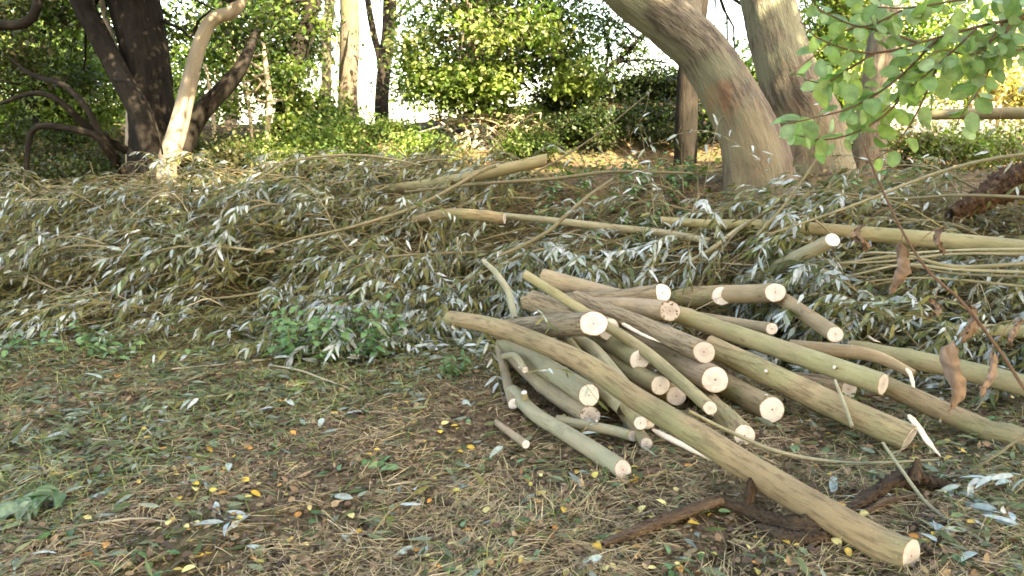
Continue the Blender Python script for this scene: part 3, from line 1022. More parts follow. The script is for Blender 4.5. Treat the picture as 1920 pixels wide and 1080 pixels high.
log('log with a round white cut behind the rotten-spotted end', [(1262, 558, 5.9), (1310, 558, 5.75), (1353, 555, 5.55)], [.125, .13, .13], B_TAN, (C_CUT, C_FRESH), ext=(.4, 0))
log('log with a pale cut at the back edge of the pile, next to leaves', [(1360, 551, 5.6), (1410, 550, 5.42), (1454, 548, 5.2)], [.125, .13, .128], B_PEEL, (C_CUT, C_CUT), ext=(.4, 0))
log('thin stub of log with a small grey end behind the straight green pole', [(1350, 602, 5.3), (1400, 610, 5.12), (1447, 617, 4.92)], [.08, .08, .078], B_PEEL, (C_CUT, C_CUT), ext=(.3, 0))
log('log with a small round cut under pale leaves at the back of the pile', [(1485, 573, 5.2), (1525, 600, 4.98), (1566, 627, 4.74)], [.09, .095, .094], B_PEEL, (C_CUT, C_CUT), ext=(.3, 0))
log('log with a dark pith dot just below the broad pale sawn face', [(1130, 634, .27), (1165, 654, .27), (1200, 674, .27)], [.115, .118, .118], B_OLIVE, (C_CUT, C_CUT), ext=(.25, 0))
log('straight green pole running over the right side of the pile', [(1268, 588, 5.08), (1400, 634, 4.75), (1530, 678, 4.42), (1656, 720, 4.12)], [.108, .112, .112], B_OLIVE, (C_CUT, C_GREY), n=44, stubs=((.60, 4.6, .03, .022), (.82, 1.2, .02, .02)), aim=.05)
log('brown pole carrying on below the sawn end of the straight green pole', [(1610, 700, 4.45), (1760, 768, 4.1), (1920, 838, 3.78), (1985, 866, 3.66)], [.10, .104, .106, .1], B_TAN, (C_CUT, C_CUT), n=40, stubs=((.5, 2.0, .015, .014),))
log('thick yellowish pole running down to the grass, ragged at its foot', [(1330, 648, 4.78), (1450, 706, 4.4), (1580, 768, 4.08), (1705, 822, 3.82)], [.125, .13, .132], B_TAN, (C_CUT, C_GREY), n=44, stubs=((.38, 1.0, .02, .02),), aim=0)
log('log with an upright oval end showing a red-brown core', [(1215, 652, .22), (1280, 682, .21), (1341, 712, .20)], [.13, .138, .142], B_PINK, (C_CUT, C_CUT), ext=(.3, 0))
log('log with the whitest round end and a dark pith at the open front', [(1345, 712, .09), (1395, 740, .085), (1448, 768, .085)], [.125, .132, .136], B_TAN, (C_CUT, C_FRESH), ext=(.4, 0), stubs=((.97, .3, .01, .016),))
log('log with a half-round pale end under the long smooth pole', [(1320, 742, .07), (1355, 778, .06), (1396, 817, .06)], [.10, .104, .106], B_TAN, (C_CUT, C_FRESH), ext=(.3, 0))
log('green log with a bright sawn end in the left of the pile', [(975, 660, .2), (1040, 700, .19), (1104, 741, .175)], [.10, .112, .114], B_GREYG, (C_CUT, C_FRESH), ext=(.25, 0))
log('brown log with a dirty grey end on the ground under the bright sawn one', [(985, 690, .10), (1040, 738, .08), (1106, 780, .075)], [.095, .10, .104], B_PINK, (C_CUT, C_ROT), ext=(.2, 0), stubs=((.25, 1.0, .02, .03),))
log('crooked grey-green log thrust out furthest on to the bare litter', [(972, 745, .06), (1005, 778, .055), (1060, 812, .05), (1120, 850, .045), (1168, 881, .045)], [.08, .078, .08, .084, .084], B_GREYG, (C_CUT, C_GREY), n=36, ext=(.1, 0), stubs=((.2, .2, .045, .034),))
log('thin upright-looking log with a small pink end beside hanging leaves', [(938, 662, .10), (950, 712, .07), (963, 757, .05)], [.056, .058, .058], B_PINK, (C_CUT, C_CUT), ext=(.15, 0))
log('short hooked stick with a tiny fresh end by the leafy sprig', [(945, 668, 4.72), (966, 668, 4.62), (985, 694, 4.5)], [.035, .038, .038], B_GREYG, (C_CUT, C_FRESH), n=16)
log('small grey-green log end lying under the dirty grey one', [(1110, 800, .04), (1150, 808, .04), (1187, 818, .04)], [.05, .052, .052], B_GREYG, (C_CUT, C_GREY), ext=(.2, 0), stubs=((.55, .4, .02, .014),))
log('thin log with a red-dotted end beneath the long smooth pole', [(1140, 722, .13), (1170, 758, .12), (1201, 793, .11)], [.06, .066, .066], B_TAN, (C_CUT, C_CUT), ext=(.2, 0))
log('thin log lowest of all under the long smooth pole', [(1165, 770, .05), (1188, 800, .045), (1212, 832, .04)], [.056, .06, .06], B_TAN, (C_CUT, C_GREY), ext=(.2, 0))
log('log with a bright half-shaded end between the slim pole and the long pole', [(1150, 684, .18), (1195, 704, .175), (1238, 723, .17)], [.10, .106, .106], B_OLIVE, (C_CUT, C_FRESH), ext=(.25, 0))
log('log with a shadowed grey end tucked behind the bright half-shaded one', [(1190, 705, .11), (1230, 724, .105), (1268, 743, .10)], [.10, .105, .105], B_TAN, (C_CUT, C_GREY), ext=(.25, 0))
log('short grey-ended pole hugging the lower end of the slim pole', [(1250, 690, .15), (1300, 735, .11), (1343, 773, .08)], [.06, .062, .062], B_TAN, (C_CUT, C_GREY), ext=(.2, 0))
log('bent green pole diving under the long pole below the broad pale face', [(1080, 636, 4.75), (1112, 655, 4.6), (1150, 700, 4.38), (1200, 765, 4.12), (1215, 790, 4.05)], [.075, .08, .084, .08], B_GREYG, (None, C_CUT), n=34)
log('slim bent pole alongside the bent green pole', [(1068, 640, 4.72), (1090, 668, 4.5), (1120, 706, 4.3)], [.05, .052, .05], B_OLIVE, (None, None), n=24)
log('green pole half seen under the long pole near its thin end', [(1010, 640, 4.8), (1060, 668, 4.6), (1130, 730, 4.3)], [.08, .085, .085], B_GREYG, (None, None), n=24, ext=(.1, .2))
log('greenish pole lying level across the right edge of the pile', [(1590, 652, 4.95), (1700, 672, 4.75), (1830, 700, 4.5), (1990, 742, 4.2)], [.105, .112, .116, .12], B_OLIVE, (C_CUT, C_CUT), n=40, stubs=((.05, 1, .01, .01),))
log('tan log with bark flaking off between the two green poles', [(1480, 648, 4.85), (1560, 656, 4.72), (1640, 668, 4.6), (1715, 702, 4.45)], [.075, .08, .07, .045], B_PEEL, (None, None), n=30, wobble=.12)
log('pole far right among the leaves, parallel to the ground', [(1775, 622, 5.2), (1860, 620, 5.15), (1990, 624, 5.0)], [.085, .09, .09], B_OLIVE, (C_CUT, C_CUT))
log('small brown offcut lying alone on the litter left of the pile', [(930, 792, .02), (958, 812, .02), (986, 833, .02)], [.03, .036, .04], B_PINK, (C_CUT, C_CUT), n=14, name='offcut')
log('worm-eaten stump of log in the shade beneath the straight green pole', [(1480, 716, .08), (1540, 722, .08), (1590, 730, .08)], [.12, .12, .11], B_ROUGH, (C_GREY, C_GREY), n=18)

# poles lying on the brush
log('green pole with a sawn end jutting up from the top of the brush heap', [(1025, 300, 6.9), (940, 319, 7.0), (880, 332, 7.1), (780, 348, 7.5), (660, 360, 8.0)], [.105, .102, .098, .09, .08], B_OLIVE, (C_GREY, None), n=36, name='cut_pole', cat='pole', stubs=((.4, 4.4, .10, .03),))
log('short tan pole with a sawn end in the middle of the brush heap', [(946, 409, 6.35), (880, 402, 6.45), (830, 402, 6.6), (770, 414, 7.0)], [.088, .086, .08, .06], B_TAN, (C_GREY, None), name='cut_pole', cat='pole')
log('thin greenish pole running right from the short tan pole', [(940, 404, 6.5), (1040, 414, 6.45), (1140, 426, 6.35), (1240, 436, 6.25), (1330, 452, 6.1)], [.05, .056, .06, .056, .05], B_GREYG, (C_CUT, None), n=36, name='cut_pole', cat='pole')
log('long pole lying level across the brush to the right edge', [(1240, 413, 6.3), (1330, 420, 6.2), (1430, 422, 6.1), (1560, 432, 5.95), (1700, 445, 5.8), (1830, 458, 5.65), (1990, 474, 5.5)], [.06, .075, .09, .11, .125, .13], B_OLIVE, (C_CUT, C_CUT), n=50, name='cut_pole', cat='pole', stubs=((.25, 5.0, .2, .03),))
log('pole sticking up out of the brush with a white slanted cut', [(1380, 534, 5.9), (1430, 512, 5.8), (1490, 485, 5.65), (1561, 450, 5.45)], [.09, .098, .10, .098], B_GREYG, (None, C_FRESH), n=30, name='cut_pole', cat='pole', tilt=.3)
log('stout bent pole propped level on the right bank beside the willow trunks', [(1740, 216, 7.9), (1850, 213, 7.7), (1980, 216, 7.5), (2120, 262, 7.2), (2260, 340, 7.0)], [.10, .115, .12, .12, .12], B_STEM, (C_GREY, C_CUT), name='cut_pole', cat='pole')
log('curved stem hooking down beside the thin end of the long pole', [(905, 488, 5.6), (930, 512, 5.45), (952, 545, 5.3), (960, 575, 5.2), (966, 600, 5.1)], [.03, .04, .046, .046, .044], B_GREYG, (None, None), n=24, name='cut_pole', cat='pole')


# bare thin stems, poles and sticks
def stick(label, pts, dia, mat=B_STEM, name='bare_branch', cat='branch', group=None, n=28):
    return log(label, pts, dia, mat, (None, None), n=n, name=name, cat=cat, group=group, k=8, wobble=.03)


stick('long bare branch rising from the left leaves to the top pole', [(500, 470, 6.4), (560, 448, 6.4), (650, 428, 6.5), (760, 395, 6.55), (830, 362, 6.6), (900, 322, 6.7), (930, 310, 6.7)], [.016, .02, .026, .03, .034])
stick('arched bare branch curving over the top of the brush heap', [(480, 340, 7.3), (540, 305, 7.3), (620, 292, 7.3), (700, 293, 7.25), (790, 310, 7.2)], [.012, .02, .024, .024, .018])
stick('sinuous grey branch curving down in front of the thin greenish pole', [(1150, 335, 6.6), (1110, 362, 6.4), (1070, 395, 6.2), (1030, 432, 6.1), (980, 460, 6.0), (930, 482, 5.9)], [.022, .028, .032, .032, .026], B_STEM)
stick('bare branch slanting up past the sawn end towards the sky', [(1000, 325, 6.9), (1060, 292, 6.8), (1130, 245, 6.7), (1200, 188, 6.6), (1225, 168, 6.55)], [.02, .018, .014, .01, .006])
stick('bare branch leaning up to the right through the willow trunks', [(1420, 440, 5.6), (1470, 385, 5.5), (1530, 300, 5.4), (1580, 210, 5.3), (1592, 178, 5.3)], [.018, .016, .014, .011, .007])
stick('forked branch lying along the green plants of the mid bank', [(760, 360, 6.9), (900, 345, 6.8), (1040, 335, 6.8), (1150, 322, 6.8), (1300, 325, 6.7)], [.02, .028, .032, .028, .02])
stick('slanting branch linking the level pole to the leaves below', [(1290, 492, 5.9), (1335, 466, 5.95), (1380, 432, 6.05), (1400, 420, 6.1)], [.03, .034, .036, .036], B_GREYG)
stick('long arching branch sweeping up the right bank', [(1440, 440, 5.7), (1600, 385, 5.7), (1740, 330, 5.7), (1850, 300, 5.6), (1960, 285, 5.5)], [.012, .018, .022, .026, .026])
stick('upper arching branch sweeping up the right bank', [(1380, 405, 6.2), (1500, 360, 6.2), (1680, 372, 6.1), (1800, 366, 5.9), (1960, 372, 5.7)], [.012, .016, .02, .024, .024])
for i, (ya, yb, yc, dm) in enumerate(((470, 482, 478, .020), (488, 492, 488, .028), (500, 503, 512, .024), (512, 500, 520, .018), (478, 470, 466, .018), (528, 518, 545, .018))):
    w = rng.normal(0, 5, 3)
    stick('thin green pole in the loose sheaf under the long level pole', [(1470 + 40 * i, ya + 22 + w[0], 5.75), (1620, yb + 6 + w[1], 5.6), (1700, yb + w[2], 5.5), (1800, (yb + yc) / 2 - w[1], 5.4), (1990, yc, 5.2)], [dm * .4, dm * .8, dm, dm], B_STEM if i % 2 else B_GREYG, group='loose sheaf of thin poles')
stick('straw-coloured straight stick lying flat on the green litter', [(322, 692, .012), (450, 680, .02), (605, 660, .015)], [.012, .014, .012], B_STRAWSTICK, 'stick', 'stick')
stick('pale bent stick lying below the straight straw-coloured one', [(505, 684, .012), (560, 694, .03), (600, 708, .025), (652, 727, .012)], [.01, .011, .011, .009], B_STRAWSTICK, 'stick', 'stick')
stick('grey pale stick in the grassy litter of the left', [(170, 823, .012), (240, 830, .025), (318, 850, .012)], [.009, .012, .012], B_STRAWSTICK, 'stick', 'stick')
stick('pale stick near the big torn leaves', [(15, 1000, .015), (120, 990, .02), (260, 972, .03), (320, 985, .015)], [.008, .01, .011, .008], B_STRAWSTICK, 'stick', 'stick')
stick('short pale stick slanting beside a green clover patch', [(0, 1078, .015), (60, 1048, .02), (108, 1015, .015)], [.012, .014, .012], B_STRAWSTICK, 'stick', 'stick')
stick('thin green rod across the litter behind the long pole', [(1290, 770, .25), (1370, 810, .12), (1470, 850, .05), (1600, 868, .03), (1760, 862, .05)], [.016, .018, .018, .014, .01], B_GREYG, 'stick', 'stick')
stick('green forked rod slanting down over the rotten root', [(1655, 830, .18), (1690, 880, .12), (1740, 945, .06), (1830, 1010, .03), (1920, 1075, .02)], [.012, .014, .013, .012, .008], B_GREYG, 'stick', 'stick')
stick('thin upright green twig stump leaning on the thick yellowish pole', [(1565, 712, 4.1), (1582, 755, 4.0), (1598, 800, 3.9)], [.014, .018, .02], B_GREYG, 'stick', 'stick')
stick('slender dark branch bending from the right edge to the litter', [(1990, 760, 3.6), (1900, 830, 3.5), (1850, 865, 3.45), (1800, 895, .03)], [.014, .013, .012, .006], B_STEM, 'stick', 'stick')

# fresh split pieces
def splinter(label, pts, w, th):
    p = smooth_path([P(*q) for q in pts], 12)
    T, N1, N2 = frames(p[None])
    g = Geo()
    prof = np.interp(np.linspace(0, 1, 12), [0, .1, .7, 1], [.5, 1, .8, .12])
    prof = prof * rng.uniform(.85, 1.1, 12)
    q = np.array([[-1, -.3], [0, 1], [1, .1], [.4, -1], [-.6, -.9]])
    V = p[:, None] + (N2[0][:, None] * q[None, :, :1] * w * .5 + N1[0][:, None] * q[None, :, 1:] * th * .5) * prof[:, None, None]
    k = 5
    idx = np.arange(12 * k).reshape(12, k)
    f = np.stack([idx[:-1], np.roll(idx, -1, 1)[:-1], np.roll(idx, -1, 1)[1:], idx[1:]], -1).reshape(-1, 4)
    s = np.linspace(0, .5, 12)
    bk = np.stack([np.broadcast_to(q[:, 0] * w, (12, k)), np.broadcast_to(q[:, 1] * th, (12, k)), np.broadcast_to(s[:, None], (12, k))], -1).reshape(-1, 3)
    g.add(V.reshape(-1, 3), [[0, 1, 2], [0, 2, 3], [0, 3, 4]], f, bk=bk)
    o = g.build('wood_splinter', M_SPLIT, None, smooth=False)
    return tag(o, label, 'splinter')


M_SPLIT = mat_bark("split_wood", (.70, .58, .44), (.58, .44, .31), (.74, .63, .5), scale=70, along=.05, bump=.4, fiss=.5)
splinter('long pale splinter of split wood under the long smooth pole', [(1225, 806, .05), (1265, 826, .05), (1310, 848, .045), (1375, 880, .03)], .05, .03)
splinter('pale pointed splinter stuck in the grass at the foot of the thick yellowish pole', [(1705, 778, 3.9), (1725, 805, 3.8), (1742, 830, 3.72), (1764, 856, 3.66)], .045, .02)
splinter('torn pale wood inside the split log', [(1168, 606, 4.72), (1195, 622, 4.62), (1238, 642, 4.42)], .055, .02)
splinter('pale torn splinter lying among leaves beside the level green pole', [(1628, 630, 4.95), (1640, 638, 4.9), (1652, 642, 4.88)], .03, .015)
splinter('grey curl of bark hanging from the flaking tan log', [(1700, 690, 4.4), (1708, 705, 4.36), (1712, 730, 4.33), (1702, 748, 4.33)], .03, .012)

# rotten roots in the foreground
def rotten(label, pts, dia, n=70, crumb=.24, mat=B_ROT):
    return log(label, pts, dia, mat, (None, None), n=n, name='rotten_branch', cat='rotten wood', k=22, wobble=crumb, jit=.13)


rotten('thick crumbling brown root under the long smooth pole', [(1330, 938, .03), (1400, 958, .03), (1450, 978, .025), (1500, 990, .03), (1560, 1002, .015), (1620, 992, .0)], [.035, .055, .06, .085, .075, .012])
rotten('second length of the crumbling root under the thick brown one', [(1420, 985, .01), (1470, 1003, .02), (1530, 1012, .02), (1580, 1006, .0)], [.015, .05, .05, .012])
rotten('humped crumbling brown root right of the long smooth pole', [(1575, 962, .0), (1620, 940, .03), (1670, 915, .03), (1712, 900, .045), (1765, 915, .03), (1815, 938, .0)], [.02, .07, .06, .085, .07, .012])
rotten('flat slab of crumbling bark lying below the humped root', [(1600, 972, .0), (1650, 952, .015), (1700, 938, .015), (1745, 940, .0)], [.012, .045, .045, .01])
rotten('dark rotten branch lying flat left of the crumbling root', [(1130, 1020, .02), (1180, 1000, .03), (1250, 975, .035), (1310, 950, .04), (1350, 935, .05)], [.02, .04, .045, .045, .05])
rotten('torn brown knot of wood standing against the long smooth pole', [(1398, 962, .02), (1404, 930, .08), (1410, 905, .12), (1426, 882, .16)], [.03, .05, .045, .008], n=30)
rotten('small rotten stub leaning off the humped root', [(1712, 905, .08), (1718, 880, .12), (1722, 862, .15)], [.05, .04, .02], n=14)
rotten('dark flat rotten stick beside the crooked grey-green log', [(1170, 893, .015), (1210, 890, .02), (1250, 878, .015)], [.015, .03, .015], n=14)
rotten('earthy root plate showing at the right edge above the long level pole', [(1780, 405, 6.3), (1840, 375, 6.3), (1900, 340, 6.3), (1990, 315, 6.3)], [.12, .2, .26, .2], mat=B_EARTH)

# ------------------------------------------------------------------ willow brush
rng = np.random.default_rng(33)
SIL = np.array([(.34, .385, .375), (.41, .45, .44), (.28, .33, .31), (.26, .31, .25)])
OLV = np.array([(.090, .100, .024), (.065, .080, .022), (.125, .122, .030), (.085, .115, .038), (.16, .155, .055), (.18, .20, .10)])


def unit_leaf(name, col, wide, bend, mat, fold=.10, nseg=6, oval=False):
    """leaf of length 1 along +Y, normal +Z"""
    t = np.linspace(0, 1, nseg + 1)
    w = wide * (np.sin(math.pi * np.clip(t, 0, 1) ** (.72 if not oval else .78)) ** (.85 if not oval else .7)) * .5
    if oval == 2:
        w = wide * .5 * np.clip(1 - (2 * t - 1) ** 2, 0, 1) ** .55
    w[0] = wide * .03
    w[-1] = .002
    V, F4 = [], []
    for i, tt in enumerate(t):
        z = -bend * tt * tt
        x = .04 * math.sin(tt * 2.5)
        V += [(x - w[i], tt, z + fold * w[i] * 2), (x, tt, z), (x + w[i], tt, z + fold * w[i] * 2)]
    for i in range(nseg):
        a = i * 3
        F4 += [(a, a + 1, a + 4, a + 3), (a + 1, a + 2, a + 5, a + 4)]
    V = np.array(V)
    c = np.tile(np.array(col, float), (len(V), 1))
    c[1::3] *= 1.15
    return mesh(name, V, [np.array(F4)], mat, {'Col': c})


LEAF_S = [unit_leaf('leaf', c, w, b, M_WILLOW) for c in SIL for w, b in ((.20, .10), (.24, .28))]
LEAF_O = [unit_leaf('leaf', c, w, b, M_WILLOW) for c in OLV for w, b in ((.19, .12), (.22, .30))]


def leaf_obj(me, parent, pos, d, nrm, L, sub=None):
    d = unit(d)
    s = unit(np.cross(d, nrm))
    u = np.cross(s, d)
    o = bpy.data.objects.new('leaf', me)
    COL.objects.link(o)
    o.parent = sub or parent
    q = pos - np.array(parent.location)
    o.matrix_basis = Matrix(((s[0] * L, d[0] * L, u[0] * L, q[0]), (s[1] * L, d[1] * L, u[1] * L, q[1]), (s[2] * L, d[2] * L, u[2] * L, q[2]), (0, 0, 0, 1)))
    return o


def heap(x, y):
    """thickness of the brush over the ground"""
    R = sstep(-1.0, 1.8, x)
    y0 = 6.0 - 1.0 * R
    y1 = 8.9 - 1.7 * R
    a = sstep(y0, y0 + .75, y) * (1 - .6 * sstep(7.2 - .6 * R, y1, y)) * (1 - sstep(y1 - .3, y1 + .6, y))
    gap = (1 - .55 * np.exp(-((x - .9) / .7) ** 2)) * (1 - .9 * sstep(.1, .7, x) * sstep(6.35, 6.75, y))
    return a * (.58 - .32 * R) * (.5 + .5 * sstep(-5.5, -2.2, x)) * gap * np.clip(.8 + .22 * wob(x, y, 1.5), .35, 1.3)


def branch(x, y, head, length, r0, lift, label, group, silver, single, nt=14, lpt=10, curl=.5, dens=1.0):
    """one cut leafy branch; (x, y) is its butt, head its direction on the ground"""
    n = 16
    h = head + np.cumsum(rng.normal(0, curl / n, n)) + np.linspace(0, rng.normal(0, curl), n) * .5
    st = length / (n - 1)
    px = x + np.concatenate([[0], np.cumsum(np.cos(h[:-1]) * st)])
    py = y + np.concatenate([[0], np.cumsum(np.sin(h[:-1]) * st)])
    u = np.linspace(0, 1, n)
    zz = gz(px, py) + .03 + heap(px, py) * lift + .10 * np.sin(u * math.pi) * max(0, rng.normal(.9, 1.1)) + rng.uniform(.0, .05)
    zz = np.convolve(np.pad(zz, 2, mode='edge'), np.ones(5) / 5, 'valid')
    zz = np.maximum(zz, gz(px, py) + .02)
    path = np.stack([px, py, zz], 1)
    t = thing('willow_branch', (path[0][0], path[0][1], path[0][2] - r0), label, 'branch', group)
    g = Geo()
    tubes(g, path, np.linspace(r0, .003, n), 7)
    T = unit(np.gradient(path, axis=0))
    tp, tr, LB, LD, LN = [], [], [], [], []
    for f in np.sort(rng.uniform(.22, 1.0, nt)):
        j = min(n - 1, int(f * (n - 1)))
        side = np.cross(T[j], [0, 0, 1.]) * rng.choice([-1, 1])
        d = unit(T[j] * rng.uniform(.6, 1.2) + side * rng.uniform(.3, .9) + np.array([0, 0, rng.uniform(-.2, .95)]))
        L = rng.uniform(.22, .55) * (1.15 - .4 * f)
        q = [path[j]]
        dd = d.copy()
        for s in range(6):
            q.append(q[-1] + dd * L / 6)
            dd = unit(dd + np.array([0, 0, -.2]) + rng.normal(size=3) * .09)
        q = np.array(q)
        q[:, 2] = np.maximum(q[:, 2], gz(q[:, 0], q[:, 1]) + .01)
        tp.append(q)
        tr.append(np.linspace(.0035, .0013, 7))
        nl = int(lpt * dens * L / .4 * rng.uniform(.15, 1.45)) + 2
        tt = np.linspace(.25, 1, nl)
        pos = np.stack([np.interp(tt * 6, np.arange(7), q[:, c]) for c in range(3)], 1)
        td = unit(np.gradient(q, axis=0))[np.minimum(6, (tt * 6).astype(int))]
        sd = unit(np.cross(td, [0, 0, 1.]))
        alt = np.where(np.arange(nl) % 2, 1., -1.)[:, None]
        ld = unit(td * rng.uniform(.6, 1.1, (nl, 1)) + sd * alt * rng.uniform(.3, .8, (nl, 1)) + np.array([0, 0, -.42]) + rng.normal(size=(nl, 3)) * .18)
        LB.append(pos)
        LD.append(ld)
        LN.append(unit(np.array([0, -.25, 1.]) + rng.normal(size=(nl, 3)) * .55))
    tubes(g, np.array(tp), np.array(tr), 4, cap=False)
    g.build('stem', B_STEM if r0 > .006 else B_TWIG, t)
    LB, LD, LN = np.concatenate(LB), np.concatenate(LD), np.concatenate(LN)
    LL = rng.uniform(.05, .13, len(LB)) * rng.uniform(.85, 1.15)
    tip = LB + LD * LL[:, None]
    low = tip[:, 2] < gz(tip[:, 0], tip[:, 1]) + .004
    LD[low, 2] = np.abs(LD[low, 2]) * .3
    LD = unit(LD)
    # silver undersides come in runs along the shoot
    ph = rng.uniform(0, 6)
    runs = .5 + .5 * np.sin(np.arange(len(LB)) / (lpt * .9) + ph)
    sil = rng.random(len(LB)) < np.clip(silver * (.35 + 1.3 * runs), 0, .97)
    if single:
        for i in range(len(LB)):
            me = (LEAF_S if sil[i] else LEAF_O)
            leaf_obj(me[rng.integers(len(me))], t, LB[i], LD[i], LN[i], LL[i])
    else:
        c = np.where(sil[:, None], SIL[rng.integers(0, len(SIL), len(LB))], OLV[rng.integers(0, len(OLV), len(LB))])
        c = c * rng.uniform(.75, 1.2, (len(LB), 1))
        gg = Geo()
        leaves(gg, LB, LD, LN, LL, LL * rng.uniform(.19, .26, len(LB)), rng.uniform(.05, .3, len(LB)), c)
        tag(gg.build('foliage', M_WILLOW, t), kind='stuff')
    return t


GL = 'leafy branches of the left brush heap'
GM = 'silver-leaved branches of the middle brush'
GR = 'branches of the right brush'
L_M = 'silver-leaved willow branch drooping towards the log pile from the heap'


def left_label(x, y):
    if y > 7.7:
        return ('leafy willow branch on the crown of the heap under the many-stemmed tree' if x < -2.2 else 'leafy willow branch on the crown of the heap round the green jutting pole', GL + ', crown')
    if y > 6.75:
        return ('leafy willow branch halfway down the broad end of the heap' if x < -2.6 else 'leafy willow branch in the heap crossed by the long bare branch', GL + ', middle')
    return ('leafy willow branch trailing over the low plants at the heap foot' if x < -2.2 else 'leafy willow branch trailing over the nettles at the heap foot', GL + ', foot')


def right_label(x, y):
    if y > 6.2:
        return ('leafy willow branch lying at the feet of the willow trunks', GR + ', upper')
    if y > 5.5:
        return ('leafy willow branch lying among the level poles of the right brush', GR + ', middle')
    return ('leafy willow branch lying between the level poles and the log pile', GR + ', lower')


# left heap: butts to the right, tips to the left and towards the viewer
for i in range(118):
    x = rng.uniform(-5.4, .2)
    y = rng.uniform(6.2, 8.9) if i > 30 else rng.uniform(6.15, 7.0)
    branch(x + .5, y, math.radians(rng.normal(196, 24)), rng.uniform(1.0, 2.2), rng.uniform(.004, .013), rng.uniform(.2, 1.2), *left_label(x, y), rng.uniform(.12, .46), i <= 26, 17, 14, .8)
# middle: fans that droop towards the pile
for i in range(34):
    x = rng.uniform(-1.3, .5)
    y = rng.uniform(5.9, 6.9)
    branch(x, y, math.radians(rng.normal(262, 35)), min(rng.uniform(.7, 1.25), y - 5.3), rng.uniform(.004, .008), rng.uniform(.5, 1.3), L_M, GM, rng.uniform(.3, .7), i < 14, 12, 14, .8)
# right: lying level, pointing left
for i in range(66):
    x = rng.uniform(1.0, 4.8)
    y = rng.uniform(4.9, 6.75) if i > 24 else rng.uniform(4.9, 6.0)
    ln = rng.uniform(.9, 1.9)
    if y < 5.9:                      # keep off the log pile
        x = max(x, 2.5)
        ln = min(ln, x - 1.75)
    branch(x, y, math.radians(rng.normal(183, 20)), ln, rng.uniform(.004, .010), rng.uniform(.3, 1.25), *right_label(x, y), rng.uniform(.15, .6), i < 20, 13, 12, .8)
for i in range(16):
    x = rng.uniform(2.3, 4.2)
    y = rng.uniform(4.5, 5.3)
    branch(x + .4, y, math.radians(rng.normal(185, 25)), rng.uniform(.6, 1.1), rng.uniform(.003, .006), rng.uniform(.3, 1.0), 'short leafy willow shoot strewn among the right-hand poles', 'shoots among the right poles', .42, False, 8, 11)
for i in range(14):
    x = rng.uniform(.1, 1.6)
    y = rng.uniform(5.7, 6.4)
    branch(x + .2, y, math.radians(rng.normal(200, 40)), rng.uniform(.5, 1.0), .005, rng.uniform(.4, 1.1), 'bright silver-leaved shoot lying just behind the top of the log pile', 'silver shoots behind the pile', .75, True, 8, 12)

# thin bare arching twigs springing out of the brush
def arc(px, py, d, dx, dy, rise, label, group, r):
    p0 = P(px, py, d)
    p0[2] = gz1(p0[0], p0[1]) + float(heap(p0[0], p0[1])) * .6
    p2 = p0 + np.array([dx, dy, 0.])
    p2[2] = gz1(p2[0], p2[1]) + float(heap(p2[0], p2[1])) * .9 + .05 + rise * .4
    p1 = (p0 + p2) / 2 + np.array([rng.normal(0, .08), rng.normal(0, .08), rise])
    p = smooth_path([p0, p1, p2], 18) + np.cumsum(rng.normal(0, .004, (18, 3)), 0)
    t = thing('bare_twig', p[0], label, 'twig', group)
    g = Geo()
    tubes(g, p, np.linspace(r, r * .35, 18), 6)
    q, rr_ = [], []
    for f in (5, 9, 12, 15):
        e = p[f] + (p[min(17, f + 2)] - p[f]) * rng.uniform(.8, 1.6) + rng.normal(0, .06, 3)
        q.append(limb_path(p[f], e, 6, .05, .04))
        rr_.append(np.linspace(r * .5, r * .25, 6))
    tubes(g, np.array(q), np.array(rr_), 5, cap=False)
    g.build('stem', B_STEM if rng.random() < .6 else B_STRAWSTICK, t)


for i in range(34):
    arc(rng.uniform(1060, 1960), 420, rng.uniform(5.3, 6.9), rng.normal(-.5, .6), rng.normal(.05, .35), rng.uniform(.02, .22), 'thin bare twig arching out of the brush round the willow trunks', 'arching twigs of the right brush', rng.uniform(.003, .007))
for i in range(30):
    arc(rng.uniform(150, 1000), 420, rng.uniform(6.2, 8.3), rng.normal(-.7, .5), rng.normal(-.1, .3), rng.uniform(.05, .3), 'thin bare twig arching out of the left brush heap', 'arching twigs of the left heap', rng.uniform(.003, .006))

# tangled fill of the heap: twigs and loose leaves nobody could count
n = 7000
x = rng.uniform(-6.6, 5.4, n)
y = rng.uniform(4.9, 9.0, n)
keep = heap(x, y) > .05
x, y = x[keep], y[keep]
n = len(x)
h0 = gz(x, y) + heap(x, y) * rng.random(n) ** .8 * .95
ang = np.where(rng.random(n) < .55, rng.normal(math.pi * 1.08, .5, n), rng.uniform(0, 6.28, n))
Lt = rng.uniform(.25, .8, n)
d = np.stack([np.cos(ang), np.sin(ang), rng.normal(0, .32, n)], 1)
u = np.linspace(0, 1, 5)
pp = np.stack([x, y, h0], 1)[:, None] + d[:, None] * (Lt[:, None, None] * u[None, :, None])
pp += np.sin(u * math.pi)[None, :, None] * rng.normal(0, .09, (n, 1, 3))
pp[..., 2] = np.maximum(pp[..., 2], gz(pp[..., 0], pp[..., 1]) + .01)
pp[..., 2] = np.minimum(pp[..., 2], gz(pp[..., 0], pp[..., 1]) + heap(pp[..., 0], pp[..., 1]) + .12)
g = Geo()
tubes(g, pp, np.linspace(1, .4, 5)[None] * rng.uniform(.0011, .003, (n, 1)), 4, cap=False)
tag(g.build('twig_tangle', B_TWIG), 'tangle of thin olive twigs filling the brush heap', 'brush', None, 'stuff')
n = 30000
x = rng.uniform(-6.6, 5.6, n)
y = rng.uniform(4.9, 9.2, n)
keep = (heap(x, y) > .03)
x, y = x[keep], y[keep]
n = len(x)
z = gz(x, y) + .01 + heap(x, y) * rng.random(n) ** .7
